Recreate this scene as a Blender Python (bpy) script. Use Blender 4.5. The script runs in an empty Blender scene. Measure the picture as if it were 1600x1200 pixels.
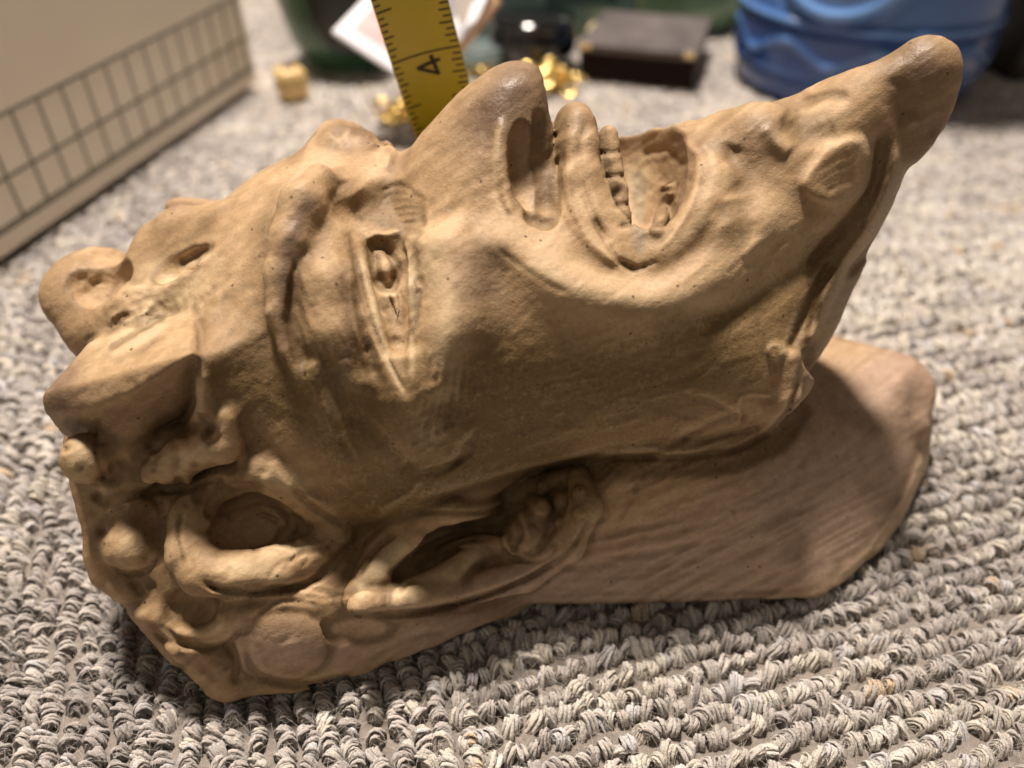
import bpy, bmesh, math, random
import numpy as np
from mathutils import Vector, Matrix, noise as mnoise

random.seed(7); RNG = np.random.default_rng(7)
MM = 0.001
C = bpy.context.scene.collection
scene = bpy.context.scene

# ------------------------------------------------------------------ camera
FOC, CAMH, PITCH = 1202.0, 165.0, math.radians(40.0)
CP, SP = math.cos(PITCH), math.sin(PITCH)
cam_d = bpy.data.cameras.new("camera"); cam = bpy.data.objects.new("camera", cam_d); C.objects.link(cam)
cam_d.sensor_fit = 'HORIZONTAL'; cam_d.sensor_width = 34.6; cam_d.lens = 34.6*FOC/1600.0
cam.location = (0, 0, CAMH*MM); cam.rotation_euler = (math.pi/2-PITCH, 0, 0)
cam_d.clip_start = 0.01; cam_d.clip_end = 20
cam_d.dof.use_dof = True; cam_d.dof.focus_distance = 0.163; cam_d.dof.aperture_fstop = 6.8
scene.camera = cam
scene.render.resolution_x, scene.render.resolution_y = 1024, 768

# ------------------------------------------------------------------ light
world = bpy.data.worlds.new("World"); scene.world = world; world.use_nodes = True
bg = world.node_tree.nodes["Background"]
bg.inputs[0].default_value = (1.0, 0.86, 0.70, 1); bg.inputs[1].default_value = 0.13
def area_lamp(name, loc, target, size, watts, col, size_y=None):
    l = bpy.data.lights.new(name, 'AREA'); l.size = size; l.energy = watts; l.color = col
    if size_y: l.shape = 'RECTANGLE'; l.size_y = size_y
    o = bpy.data.objects.new(name, l); C.objects.link(o); o.location = loc
    o.rotation_euler = (Vector(target)-Vector(loc)).to_track_quat('-Z', 'Y').to_euler()
    return o
area_lamp("ceiling_lamp", (-0.14, 0.55, 1.35), (0, .15, .03), 0.17, 43.0, (1.0, 0.885, 0.78))
area_lamp("room_bounce", (-0.5, -0.9, 0.9), (0, .15, .03), 1.3, 1.9, (1.0, 0.84, 0.70))
scene.view_settings.view_transform = 'Standard'; scene.view_settings.look = 'None'
scene.view_settings.exposure = 0.0; scene.view_settings.gamma = 1.0

# ------------------------------------------------------------------ projection helpers (millimetres)
def ray(px, py):
    u = (px-800.0)/FOC; v = (600.0-py)/FOC
    return np.array([u, CP+v*SP, -SP+v*CP])
CAMP = np.array([0, 0, CAMH])
def W(px, py, Y):
    d = ray(px, py); return CAMP + d*(Y/d[1])
def G(px, py, z=0.0):
    d = ray(px, py); return CAMP + d*((z-CAMH)/d[2])
def project(P):
    Q = P-CAMP; X = Q[..., 0]; f = Q[..., 1]*CP-Q[..., 2]*SP; up = Q[..., 1]*SP+Q[..., 2]*CP
    f = np.maximum(f, 1e-3)
    return 800+FOC*X/f, 600-FOC*up/f, f

# ------------------------------------------------------------------ object helpers
def tag(o, label=None, cat=None, group=None, kind=None):
    if label: o['label'] = label
    if cat: o['category'] = cat
    if group: o['group'] = group
    if kind: o['kind'] = kind
    return o
def empty(name, loc=(0, 0, 0), rz=0.0):
    o = bpy.data.objects.new(name, None); C.objects.link(o); o.empty_display_size = .01
    o.location = loc; o.rotation_euler = (0, 0, rz); return o
def link(name, me, mat=None, parent=None):
    if mat is not None: me.materials.append(mat)
    o = bpy.data.objects.new(name, me); C.objects.link(o)
    if parent is not None: o.parent = parent
    return o

# ------------------------------------------------------------------ node helper
class NT:
    def __init__(s, name, rough=0.6):
        s.m = bpy.data.materials.new(name); s.m.use_nodes = True; s.t = s.m.node_tree
        s.b = s.t.nodes["Principled BSDF"]; s.b.inputs["Roughness"].default_value = rough
    def n(s, typ, **kw):
        nd = s.t.nodes.new(typ)
        for k, v in kw.items():
            if k in nd.inputs: 
                nd.inputs[k].default_value = v
            else: setattr(nd, k, v)
        return nd
    def l(s, a, b): s.t.links.new(a, b)
    def noise(s, scale, detail=4, rough=.55, vec=None):
        nd = s.n('ShaderNodeTexNoise'); nd.inputs['Scale'].default_value = scale
        nd.inputs['Detail'].default_value = detail; nd.inputs['Roughness'].default_value = rough
        if vec is not None: s.l(vec, nd.inputs['Vector'])
        return nd.outputs['Fac']
    def ramp(s, fac, stops):
        r = s.n('ShaderNodeValToRGB'); e = r.color_ramp.elements
        while len(e) < len(stops): e.new(.5)
        for el, (p, c) in zip(e, stops):
            el.position = p; el.color = c if len(c) == 4 else (*c, 1)
        s.l(fac, r.inputs[0]); return r.outputs[0]
    def mix(s, fac, a, b, mode='MIX'):
        m = s.n('ShaderNodeMix'); m.data_type = 'RGBA'; m.blend_type = mode
        for v, i in ((fac, 0), (a, 6), (b, 7)):
            if hasattr(v, 'links'): s.l(v, m.inputs[i])
            else: m.inputs[i].default_value = v if i == 0 else ((*v, 1) if len(v) == 3 else v)
        return m.outputs[2]
    def math(s, op, a, b=0.0, clamp=False):
        m = s.n('ShaderNodeMath'); m.operation = op; m.use_clamp = clamp
        for v, i in ((a, 0), (b, 1)):
            if hasattr(v, 'links'): s.l(v, m.inputs[i])
            else: m.inputs[i].default_value = v
        return m.outputs[0]
    def bump(s, h, dist, strength=1.0, normal=None):
        b = s.n('ShaderNodeBump'); b.inputs['Distance'].default_value = dist; b.inputs['Strength'].default_value = strength
        s.l(h, b.inputs['Height'])
        if normal is not None: s.l(normal, b.inputs['Normal'])
        return b.outputs['Normal']
    def attr(s, name, out='Fac'):
        a = s.n('ShaderNodeAttribute'); a.attribute_name = name; return a.outputs[out]
    def obj(s):
        return s.n('ShaderNodeTexCoord').outputs['Object']
    def col(s, v):
        if hasattr(v, 'links'): s.l(v, s.b.inputs['Base Color'])
        else: s.b.inputs['Base Color'].default_value = (*v, 1)
def simple(name, col, rough=.6, metal=0.0, var=.15, scale=200.0, bump=0.0, spec=None, coat=0.0):
    t = NT(name, rough); o = t.obj(); f = t.noise(scale, 4, .6, o)
    dark = tuple(c*(1-var) for c in col); lite = tuple(min(1, c*(1+var)) for c in col)
    t.col(t.ramp(f, [(.3, dark), (.7, lite)])); t.b.inputs['Metallic'].default_value = metal
    if bump: t.l(t.bump(f, bump), t.b.inputs['Normal'])
    if spec is not None: t.b.inputs['Specular IOR Level'].default_value = spec
    if coat: t.b.inputs['Coat Weight'].default_value = coat
    return t.m

# ================================================================== VOXEL SCULPTING KIT (millimetres)
H = 0.52
ORG = np.array([-128.0, 78.0, -3.0]); TOP = np.array([142.0, 232.0, 124.0])
NX, NY, NZ = [int((b-a)/H)+1 for a, b in zip(ORG, TOP)]
GX = (ORG[0]+H*np.arange(NX)).astype(np.float32)
GY = (ORG[1]+H*np.arange(NY)).astype(np.float32)
GZ = (ORG[2]+H*np.arange(NZ)).astype(np.float32)
D = np.full((NX, NY, NZ), 30.0, np.float32)

def _box(lo, hi):
    s = []
    for a, (l, h) in enumerate(zip(lo, hi)):
        i0 = max(0, int((l-ORG[a])/H)); i1 = min((NX, NY, NZ)[a], int((h-ORG[a])/H)+2)
        s.append(slice(i0, max(i0, i1)))
    return tuple(s)
def _grid(sl):
    return (GX[sl[0]][:, None, None], GY[sl[1]][None, :, None], GZ[sl[2]][None, None, :])
def _smin(a, b, k):
    if k <= 0: return np.minimum(a, b)
    h = np.clip(.5+.5*(b-a)/k, 0, 1); return b+(a-b)*h-k*h*(1-h)
def comb(sl, d, k, op):
    d = d.astype(np.float32)
    if op == 'u': D[sl] = _smin(D[sl], d, k)
    elif op == 's': D[sl] = -_smin(-D[sl], d, k)
    else: D[sl] = -_smin(-D[sl], -d, k)
def frame(ax, up=(0, 0, 1)):
    z = np.array(ax, float); z /= np.linalg.norm(z); x = np.cross(up, z)
    if np.linalg.norm(x) < 1e-3: x = np.array([1., 0, 0])
    x /= np.linalg.norm(x); y = np.cross(z, x); return np.stack([x, y, z])
def ell(c, r, k=3.0, op='u', ax=None, up=(0, 0, 1)):
    """ellipsoid; ax = direction of its third radius"""
    c = np.array(c, float); r = np.array(r, float); m = k+4
    R = frame(ax, up) if ax is not None else np.eye(3)
    e = np.sqrt(((R*r[:, None])**2).sum(0))+m
    sl = _box(c-e, c+e); x, y, z = _grid(sl); x = x-c[0]; y = y-c[1]; z = z-c[2]
    q = [(x*R[i, 0]+y*R[i, 1]+z*R[i, 2]) for i in range(3)]
    k0 = np.sqrt((q[0]/r[0])**2+(q[1]/r[1])**2+(q[2]/r[2])**2)
    k1 = np.sqrt((q[0]/r[0]**2)**2+(q[1]/r[1]**2)**2+(q[2]/r[2]**2)**2)
    comb(sl, k0*(k0-1)/np.maximum(k1, 1e-4), k, op)
def cone(a, b, ra, rb, k=2.0, op='u'):
    a = np.array(a, float); b = np.array(b, float); m = k+4
    lo = np.minimum(a-ra, b-rb)-m; hi = np.maximum(a+ra, b+rb)+m
    sl = _box(lo, hi); x, y, z = _grid(sl); ab = b-a; L = max(1e-6, ab@ab)
    t = np.clip(((x-a[0])*ab[0]+(y-a[1])*ab[1]+(z-a[2])*ab[2])/L, 0, 1)
    d = np.sqrt((x-a[0]-t*ab[0])**2+(y-a[1]-t*ab[1])**2+(z-a[2]-t*ab[2])**2)-(ra+(rb-ra)*t)
    comb(sl, d, k, op)
def tube(pts, rs, k=2.0, op='u', kin=None):
    """tapered chain: union of its cones first, then one blend with the clay"""
    pts = [np.array(p, float) for p in pts]
    if np.isscalar(rs): rs = [rs]*len(pts)
    P = np.array(pts); R = np.array(rs); m = k+4
    sl = _box((P-R[:, None]).min(0)-m, (P+R[:, None]).max(0)+m); x, y, z = _grid(sl); acc = None
    for a, b, ra, rb in zip(pts[:-1], pts[1:], rs[:-1], rs[1:]):
        ab = b-a; L = max(1e-6, ab@ab)
        t = np.clip(((x-a[0])*ab[0]+(y-a[1])*ab[1]+(z-a[2])*ab[2])/L, 0, 1)
        d = np.sqrt((x-a[0]-t*ab[0])**2+(y-a[1]-t*ab[1])**2+(z-a[2]-t*ab[2])**2)-(ra+(rb-ra)*t)
        acc = d if acc is None else _smin(acc, d, .4*min(ra, rb))
    comb(sl, acc, k, op)
def hull(pts, rnd=1.5, k=2.0, op='u'):
    """convex solid round the points with rounded edges"""
    bm = bmesh.new()
    for p in pts: bm.verts.new(p)
    r = bmesh.ops.convex_hull(bm, input=bm.verts)
    bm.normal_update(); c = np.mean(np.array(pts), 0); planes = []
    for f in bm.faces:
        n = np.array(f.normal); p = np.array(f.verts[0].co)
        if n@(p-c) < 0: n = -n
        planes.append((n, n@p))
    bm.free(); P = np.array(pts); m = k+rnd+4
    sl = _box(P.min(0)-m, P.max(0)+m); x, y, z = _grid(sl); acc = None
    for n, o in planes:
        d = (x*n[0]+y*n[1]+z*n[2]-o).astype(np.float32)
        acc = d if acc is None else -_smin(-acc, -d, rnd)
    comb(sl, acc, k, op)

def sample(P):
    """nearest/trilinear value of the field"""
    q = (np.asarray(P)-ORG)/H; q = np.clip(q, 0, np.array([NX, NY, NZ])-1.001); i = q.astype(int); f = q-i
    v = 0
    for a in (0, 1):
        for b in (0, 1):
            for c in (0, 1):
                w = (f[..., 0] if a else 1-f[..., 0])*(f[..., 1] if b else 1-f[..., 1])*(f[..., 2] if c else 1-f[..., 2])
                v = v+w*D[i[..., 0]+a, i[..., 1]+b, i[..., 2]+c]
    return v
def S(px, py, off=0.0):
    """the clay point seen at a photo position, moved off mm outwards along its normal"""
    d = ray(px, py); t = np.arange(80, 300, .25)[:, None]
    P = CAMP+d*t; inside = np.all((P > ORG+1) & (P < TOP-1), 1)
    P = P[inside]; v = sample(P); w = np.where(v < 0)[0]
    if len(w) == 0:
        i = np.argmin(v); p = P[i]
    else: p = P[w[0]]
    if off:
        e = 1.2; g = np.array([sample(p+np.eye(3)[a]*e)-sample(p-np.eye(3)[a]*e) for a in range(3)])
        p = p+off*g/(np.linalg.norm(g)+1e-6)
    return p
def SN(px, py):
    p = S(px, py); e = 1.5
    g = np.array([sample(p+np.eye(3)[a]*e)-sample(p-np.eye(3)[a]*e) for a in range(3)])
    return p, g/(np.linalg.norm(g)+1e-6)
def stube(pts, rs, off=0.0, k=1.5, op='u'):
    """tube laid on the surface through photo positions"""
    tube([S(p[0], p[1], (p[2] if len(p) > 2 else off)) for p in pts], rs, k, op)
def sell(px, py, r, off=0.0, k=2.0, op='u', toward=None):
    """ellipsoid on the surface: r = (along, across, normal); toward = photo point its first axis looks at"""
    p, n = SN(px, py)
    if toward is None: toward = (px+40, py)
    q = S(*toward); t = q-p; t -= n*(t@n)
    if np.linalg.norm(t) < 1e-3: t = np.array([1., 0, 0])
    # frame(ax, up): z = ax, x = up x z, y = z x x ; want y along t
    ell(p+n*off, (r[1], r[0], r[2]), k, op, ax=n, up=t)

# ------------------------------------------------------------------ relief: gouges and ridges pressed into the surface
RW, RH = 800, 600
_yy, _xx = np.mgrid[0:RH, 0:RW].astype(np.float32); _xx = _xx*2+1; _yy = _yy*2+1
def polyseg(pts, x, y):
    """distance, signed side and position along a polyline"""
    best = np.full(x.shape, 1e9, np.float32); side = np.zeros_like(best); par = np.zeros_like(best)
    pts = np.array(pts, float); seg = np.linalg.norm(np.diff(pts, axis=0), axis=1); tot = seg.sum(); acc = 0
    for a, b, l in zip(pts[:-1], pts[1:], seg):
        d = b-a; t = np.clip(((x-a[0])*d[0]+(y-a[1])*d[1])/max(1e-6, l*l), 0, 1)
        qx = x-a[0]-t*d[0]; qy = y-a[1]-t*d[1]; r = np.sqrt(qx*qx+qy*qy)
        m = r < best; best = np.where(m, r, best); side = np.where(m, np.sign(d[0]*qy-d[1]*qx), side)
        par = np.where(m, (acc+t*l)/tot, par); acc += l
    return best, side, par
def smooth(pts, n=6):
    """Catmull-Rom through the points"""
    P = np.array(pts, float)
    if len(P) < 3: return P
    Q = np.vstack([2*P[0]-P[1], P, 2*P[-1]-P[-2]]); out = []
    for i in range(1, len(Q)-2):
        for t in np.linspace(0, 1, n, endpoint=False):
            out.append(.5*((2*Q[i])+(Q[i+1]-Q[i-1])*t+(2*Q[i-1]-5*Q[i]+4*Q[i+1]-Q[i+2])*t*t+(-Q[i-1]+3*Q[i]-3*Q[i+1]+Q[i+2])*t**3))
    out.append(P[-1]); return np.array(out)
def region(pts, m):
    P = np.array(pts, float)[:, :2]; lo = P.min(0)-m; hi = P.max(0)+m
    x0, y0 = np.clip((lo/2).astype(int), 0, [RW, RH]); x1, y1 = np.clip((hi/2).astype(int)+1, 0, [RW, RH])
    return slice(y0, y1), slice(x0, x1)
def stroke(M, pts, w, amp, prof='g', taper=.12):
    """w px half width, amp; 'g' soft ridge/groove, 'e' edge: raised on the left of the path, dropping at the line"""
    P = smooth(pts); sl = region(P, 3.2*w); x = _xx[sl]; y = _yy[sl]
    if x.size == 0: return
    d, s, t = polyseg(P, x, y)
    end = np.clip(np.minimum(t, 1-t)/max(taper, 1e-3), 0, 1); end = end*end*(3-2*end) if taper > 0 else 1.0
    if prof == 'g': v = np.exp(-(d/w)**2*1.4)
    elif prof == 'v': v = np.clip(1-d/w, 0, 1)
    else:
        sd = d*s; v = np.where(sd < 0, np.exp(-(sd/w)**2*1.2), np.exp(-(sd/(w*.16))**2*1.2))
    M[sl] += (amp*end*v).astype(np.float32)
def blob(M, cx, cy, rx, ry, amp, ang=0.0, soft=1.0, hard=False):
    m = 2.6*max(rx, ry); sl = region([(cx, cy)], m); x = _xx[sl]-cx; y = _yy[sl]-cy
    if x.size == 0: return
    a = math.radians(ang); u = (x*math.cos(a)+y*math.sin(a))/rx; v = (-x*math.sin(a)+y*math.cos(a))/ry
    r = np.sqrt(u*u+v*v)
    g = np.clip((1.15-r)/(.3*soft), 0, 1) if hard else np.exp(-r*r*1.2)
    if hard: g = g*g*(3-2*g)
    M[sl] += (amp*g).astype(np.float32)
def poly(M, pts, amp, soft=6.0):
    P = smooth(list(pts)+[pts[0]], 5); sl = region(P, soft*3); x = _xx[sl]; y = _yy[sl]
    inside = np.zeros(x.shape, bool)
    for (x0, y0), (x1, y1) in zip(P[:-1], P[1:]):
        c = ((y0 > y) != (y1 > y)) & (x < (x1-x0)*(y-y0)/((y1-y0) if y1 != y0 else 1e-6)+x0); inside ^= c
    d, _, _ = polyseg(P, x, y); sd = np.where(inside, d, -d)
    g = np.clip(.5+sd/(2*soft), 0, 1); g = g*g*(3-2*g); M[sl] += (amp*g).astype(np.float32)
def pnoise(x, y, seed):
    """value noise"""
    r = np.random.default_rng(seed).random((64, 64)).astype(np.float32)
    xi = np.floor(x).astype(int); yi = np.floor(y).astype(int); fx = x-xi; fy = y-yi
    fx = fx*fx*(3-2*fx); fy = fy*fy*(3-2*fy)
    a = r[yi % 64, xi % 64]; b = r[yi % 64, (xi+1) % 64]; c = r[(yi+1) % 64, xi % 64]; d = r[(yi+1) % 64, (xi+1) % 64]
    return (a*(1-fx)+b*fx)*(1-fy)+(c*(1-fx)+d*fx)*fy
def fbm(x, y, seed, oct=4):
    v = 0; a = .5
    for i in range(oct): v = v+a*pnoise(x*2**i, y*2**i, seed+i); a *= .5
    return v/(1-.5**oct)

def depth_map():
    """nearest clay depth per photo cell (4 px cells)"""
    near = np.abs(D) < H*.9; I = np.argwhere(near); P = ORG+I*H; px, py, f = project(P)
    w, h = 400, 300; zb = np.full((h, w), 1e9, np.float32)
    a = np.clip((px/4).astype(int), 0, w-1); b = np.clip((py/4).astype(int), 0, h-1)
    np.minimum.at(zb, (b, a), f.astype(np.float32))
    z2 = zb.copy()
    return z2
def lookup(M, px, py, s=2.0):
    h, w = M.shape; x = np.clip(px/s-.5, 0, w-1.001); y = np.clip(py/s-.5, 0, h-1.001)
    i = x.astype(int); j = y.astype(int); fx = x-i; fy = y-j
    return (M[j, i]*(1-fx)+M[j, i+1]*fx)*(1-fy)+(M[j+1, i]*(1-fx)+M[j+1, i+1]*fx)*fy
def apply_relief(M, reach=7.0):
    zb = depth_map(); ii = np.argwhere(np.abs(D) < 6.0)
    P = (ORG+ii*H); px, py, f = project(P)
    ok = (px > 2) & (px < 1598) & (py > 2) & (py < 1198)
    z = zb[np.clip((py/4).astype(int), 0, 299), np.clip((px/4).astype(int), 0, 399)]
    fade = np.clip((z+reach+4-f)/4, 0, 1)*ok
    v = lookup(M, px, py)*fade
    D[ii[:, 0], ii[:, 1], ii[:, 2]] -= v.astype(np.float32)
    return zb

# ------------------------------------------------------------------ surface nets
def extract():
    ins = D < 0
    c = [ins[a:NX-1+a, b:NY-1+b, k:NZ-1+k] for a in (0, 1) for b in (0, 1) for k in (0, 1)]
    s = sum(x.astype(np.int8) for x in c); act = np.argwhere((s > 0) & (s < 8)); del s, c
    vals = {}
    for a in (0, 1):
        for b in (0, 1):
            for k in (0, 1): vals[a, b, k] = D[act[:, 0]+a, act[:, 1]+b, act[:, 2]+k]
    acc = np.zeros((len(act), 3)); cnt = np.zeros(len(act))
    cor = [(a, b, k) for a in (0, 1) for b in (0, 1) for k in (0, 1)]
    for p in cor:
        for ax in range(3):
            if p[ax]: continue
            q = list(p); q[ax] = 1; q = tuple(q); v0 = vals[p]; v1 = vals[q]; m = (v0 < 0) != (v1 < 0)
            t = np.where(m, v0/np.where(m, v0-v1, 1), 0); pt = np.tile(np.array(p, float), (len(act), 1)); pt[:, ax] = t
            acc[m] += pt[m]; cnt[m] += 1
    V = ORG+(act+acc/cnt[:, None])*H
    idx = np.full((NX, NY, NZ), -1, np.int32); idx[act[:, 0], act[:, 1], act[:, 2]] = np.arange(len(act))
    F = []
    for ax in range(3):
        o = [1 if a != ax else 0 for a in range(3)]
        n = [NX, NY, NZ]
        A = ins[o[0]:n[0]-1, o[1]:n[1]-1, o[2]:n[2]-1]
        sh = [slice(o[a], n[a]-1) for a in range(3)]
        sh2 = list(sh); sh2[ax] = slice(1, n[ax]); B = ins[tuple(sh2)]
        e = np.argwhere(A != B); flip = A[e[:, 0], e[:, 1], e[:, 2]]; e = e+np.array(o)
        b, c = [(1, 2), (2, 0), (0, 1)][ax]; db = np.eye(3, dtype=int)[b]; dc = np.eye(3, dtype=int)[c]
        q = [e-db-dc, e-dc, e, e-db]; f = np.stack([idx[x[:, 0], x[:, 1], x[:, 2]] for x in q], 1)
        f = np.where(flip[:, None], f, f[:, ::-1]); F.append(f)
    F = np.concatenate(F); F = F[(F >= 0).all(1)]
    return V, F
def grad(P, e=.7):
    g = np.stack([sample(P+np.eye(3)[a]*e)-sample(P-np.eye(3)[a]*e) for a in range(3)], 1)
    return g/(np.linalg.norm(g, axis=1, keepdims=True)+1e-9)
def mesh_np(name, V, F, N=None, attrs=None):
    me = bpy.data.meshes.new(name); n, m = len(V), len(F); k = F.shape[1]
    me.vertices.add(n); me.vertices.foreach_set('co', np.ascontiguousarray(V, np.float32).ravel())
    me.loops.add(m*k); me.loops.foreach_set('vertex_index', np.ascontiguousarray(F, np.int32).ravel())
    me.polygons.add(m); me.polygons.foreach_set('loop_start', np.arange(0, m*k, k, dtype=np.int32))
    me.polygons.foreach_set('use_smooth', np.ones(m, bool))
    me.update(calc_edges=True)
    for a, v in (attrs or {}).items():
        if v.ndim == 2:
            at = me.attributes.new(a, 'FLOAT_COLOR', 'POINT'); at.data.foreach_set('color', np.ascontiguousarray(v, np.float32).ravel())
        else:
            at = me.attributes.new(a, 'FLOAT', 'POINT'); at.data.foreach_set('value', np.ascontiguousarray(v, np.float32))
    if N is not None: me.normals_split_custom_set_from_vertices(np.ascontiguousarray(N, np.float32))
    return me

# ================================================================== THE CLAY HEAD
YM = 165.0
def mir(p): return (p[0], 2*YM-p[1], p[2])
def both(pts): return list(pts)+[mir(p) for p in pts]
# --- large masses
ell((-34, 163, 44), (54, 53, 44), 0)
ell((-36, 165, 60), (40, 42, 31), 10)
ell((16, 164, 56), (50, 43, 40), 10)
for s in (1, -1):
    ell((4, YM-s*24, 60), (34, 20, 25), 8)
ell((42, 164, 58), (36, 37, 34), 10)
ell((52, 165, 84), (17, 20, 19), 8)
ell(W(1130, 590, 133), (20, 9, 12), 8)
# skull back, resting on the rug
hull([G(345, 1098, 0), G(250, 1030, 4), G(205, 965, 12), W(140, 900, 101), W(132, 800, 112), W(84, 720, 118), W(100, 650, 128), G(480, 1092, 1), G(600, 1058, 0), G(720, 1006, 0),
      G(800, 968, 1), (-99, 165, 46), (-94, 205, 30), (-62, 232, 0), (0, 224, 0),
      W(420, 940, 93), W(600, 950, 101), W(250, 880, 100), (-10, 215, 26)], 2.5, 9)
# neck
hull([(-20, 112, 0), G(800, 962, 0), G(1292, 955, 0), G(1335, 930, 0), G(1415, 838, 0), G(1455, 745, 0), (126, 185, 0), (106, 214, 0), (-20, 220, 0),
      G(1268, 900, 9), G(1345, 850, 9), G(1405, 790, 10), G(1468, 640, 14), (124, 180, 18), (103, 208, 12), (0, 113, 16),
      (60, 127, 31), (100, 150, 30), W(1440, 560, 172), W(1400, 548, 180), (60, 198, 34), (30, 126, 40)], 2.5, 6)
# beard blade running out over the throat
hull(both([W(1400, 92, 161), W(1472, 190, 159), (54, 150, 97), W(1385, 400, 155), W(1295, 530, 151), (60, 134, 50), (52, 134, 66), W(1330, 430, 146), W(1300, 220, 151), W(1443, 250, 157), W(1300, 135, 160)]), 4, 7)
ell(W(1436, 114, 165), (6.2, 6.5, 7), 5)
ell(W(1446, 165, 165), (4.8, 5.5, 11), 6)
tube([W(1345, 572, 184), W(1395, 588, 177), W(1422, 612, 168), W(1425, 660, 160)], [5, 6, 6, 4], 5)
# saddle of the neck stump behind the beard
ell((99, 149, 47), (15, 19, 19), 5, 's', ax=(.3, -.2, 1))
# brows
for s in (1, -1):
    Y = lambda d: YM-s*d
    tube([(-34, Y(5), 86), (-40, Y(13), 88.5), (-43, Y(22), 87), (-42, Y(34), 77), (-36, Y(46), 62)], [4, 6, 5.5, 4.5, 3.5], 8)
    ell((-26, Y(30), 89), (8, 14, 8), 5, 's', ax=(.1, -.45*s, 1))
    ell((-21, Y(14), 92), (9, 7, 7), 5, 's')
    tube([(-14, Y(30), 84), (-14, Y(40), 74), (-20, Y(48), 64)], [5, 6, 5], 8)      # cheek bone
# nose
hull(both([(-24, 161, 95), (-16, 160.5, 104.5), (-8, 160, 111), (-1, 158, 114), (7, 159.5, 113), (9.5, 160, 105), (-13, 139, 90), (1, 137, 88), (9, 144, 84), (10, 156, 92), (-29, 150, 84), (-3, 148, 103), (7, 150, 99)]), 3, 4)
for s in (1, -1):
    pass
sell(822, 262, (9.5, 3.8, 4.8), .6, .7, 's', toward=(830, 330))
stube([(846, 190), (849, 250), (852, 322)], [2.2, 2.9, 2.4], .5, .8, 's')
stube([(830, 345), (850, 350)], [2.4, 2.2], .6, 1.5, 's')
# lips round the open mouth
tube([(15, 185, 86), (14, 175, 95), (14, 168, 100), (14, 161, 101.5), (14.2, 157, 99), (14.5, 151, 94), (16, 144, 88), (20, 138, 83)], [4, 4, 3.8, 3.8, 4, 4.2, 4.5, 4.5], 3)
tube([(20, 193, 79), (36, 184, 87), (41, 174, 92), (42.3, 165, 94.5), (43.5, 158, 95), (43, 151, 93), (39.5, 144, 88.5), (31, 138, 83)], [4, 4.4, 4.8, 4.9, 5, 5, 5, 4.5], 2.0)
ell((28.3, 165, 91), (10.2, 25, 19.5), .6, 's')
ell(W(1185, 210, 160), (6, 7, 6), 6)            # chin boss

# --- horn pointing back over the wreath
hull([W(98, 692, 120), W(175, 715, 121), W(292, 680, 118), W(300, 780, 109), W(140, 800, 111), W(110, 660, 132), W(300, 640, 132), W(200, 600, 137)], 1.5, 2.5)
hull([S(300, 500, -1), S(330, 470, -2), W(304, 566, 113.5), W(306, 640, 113.5), W(340, 700, 111.5), S(400, 640, -2), S(400, 520, -2), W(305, 660, 124)], 1.5, 7)
hull([W(64, 618, 116), W(70, 645, 115), W(104, 578, 124), W(150, 640, 112), W(235, 596, 112), W(299, 553, 113), W(304, 610, 118), W(276, 652, 120), W(180, 700, 121), W(98, 682, 119),
      W(135, 538, 132), S(220, 492, 0), S(300, 480, -1), S(340, 540, -4), W(300, 650, 126), W(180, 700, 126), W(110, 640, 132)], .6, .8)
# --- curls along the hairline, far side of the horn
def crater(px, py, Y, r, depth, n=(0, -.35, 1), k=2.0):
    c = W(px, py, Y); ell(c, r, k)
    n = np.array(n, float); n /= np.linalg.norm(n)
    ell(c+n*r[2]*.95, (r[0]*.68, r[1]*.68, depth), 1.6, 's', ax=n)
ell(W(150, 455, 163), (12.5, 13, 10), 3)
tube([W(150, 470, 158), W(250, 440, 158), W(330, 400, 158)], [9, 8, 6], 5)
tube([W(150, 520, 150), W(230, 490, 146), W(310, 440, 150)], [7, 7, 5], 5)
ell(W(180, 330, 172), (8, 34, 9), 1.6, 's')
nv = np.array([0, -.72, .69]); ell(S(158, 440)+nv*.6, (8.8, 6.6, 6.0), 1.4, 's', ax=nv)
tube([W(258, 388, 164), W(290, 368, 164), W(350, 345, 160)], [7, 6.5, 4], 4)
stube([(262, 420), (290, 405), (325, 392)], [4.0, 3.4, 1.4], .6, 1.5, 's')
tube([W(282, 332, 190), W(320, 334, 188), W(380, 330, 184)], [3.8, 3.6, 3], 3)

# --- wreath of clay curls on the near side
ell(W(133, 716, 112), (4.4, 5, 5.6), 1.2)                                       # pale lobe under the horn tip
stube([(205, 660), (170, 740), (200, 790)], [5, 5, 5], -3, 4)
stube([(248, 738), (290, 712), (345, 690), (350, 650)], [3.5, 4.2, 4, 2.5], 0.5, 2)
stube([(318, 590), (316, 640), (304, 658)], [1.2, 1.6, 1.8], -.6, 1.5)
stube([(322, 665), (330, 678)], [2.6, 2.2], .6, 1, 's')
ell(S(200, 850, -1.5), (6.5, 6, 6), 2.2)
stube([(240, 800), (262, 840)], [3.5, 3.5], 1.5, 4, 's')
stube([(150, 868), (158, 900), (200, 930)], [3, 3, 2.6], -1.2, 3)
stube([(215, 905), (235, 915)], [1.8, 1.4], .4, 1, 's')
stube([(240, 960), (290, 988), (340, 982), (385, 955)], [3, 3.4, 3.2, 2.4], -.2, 4)
sell(300, 950, (7, 4.6, 3.2), .8, 1.6, 's', toward=(350, 930))
stube([(290, 1010), (320, 1040), (345, 1070)], [3.4, 3.6, 3.6], -1.2, 5)
stube([(250, 985), (300, 1010), (350, 1020)], [1.2, 1.4, 1], .6, 1, 's')
sell(440, 1012, (10, 9, 2.6), 0, 1.0, toward=(520, 990))                    # flat pellet
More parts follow.
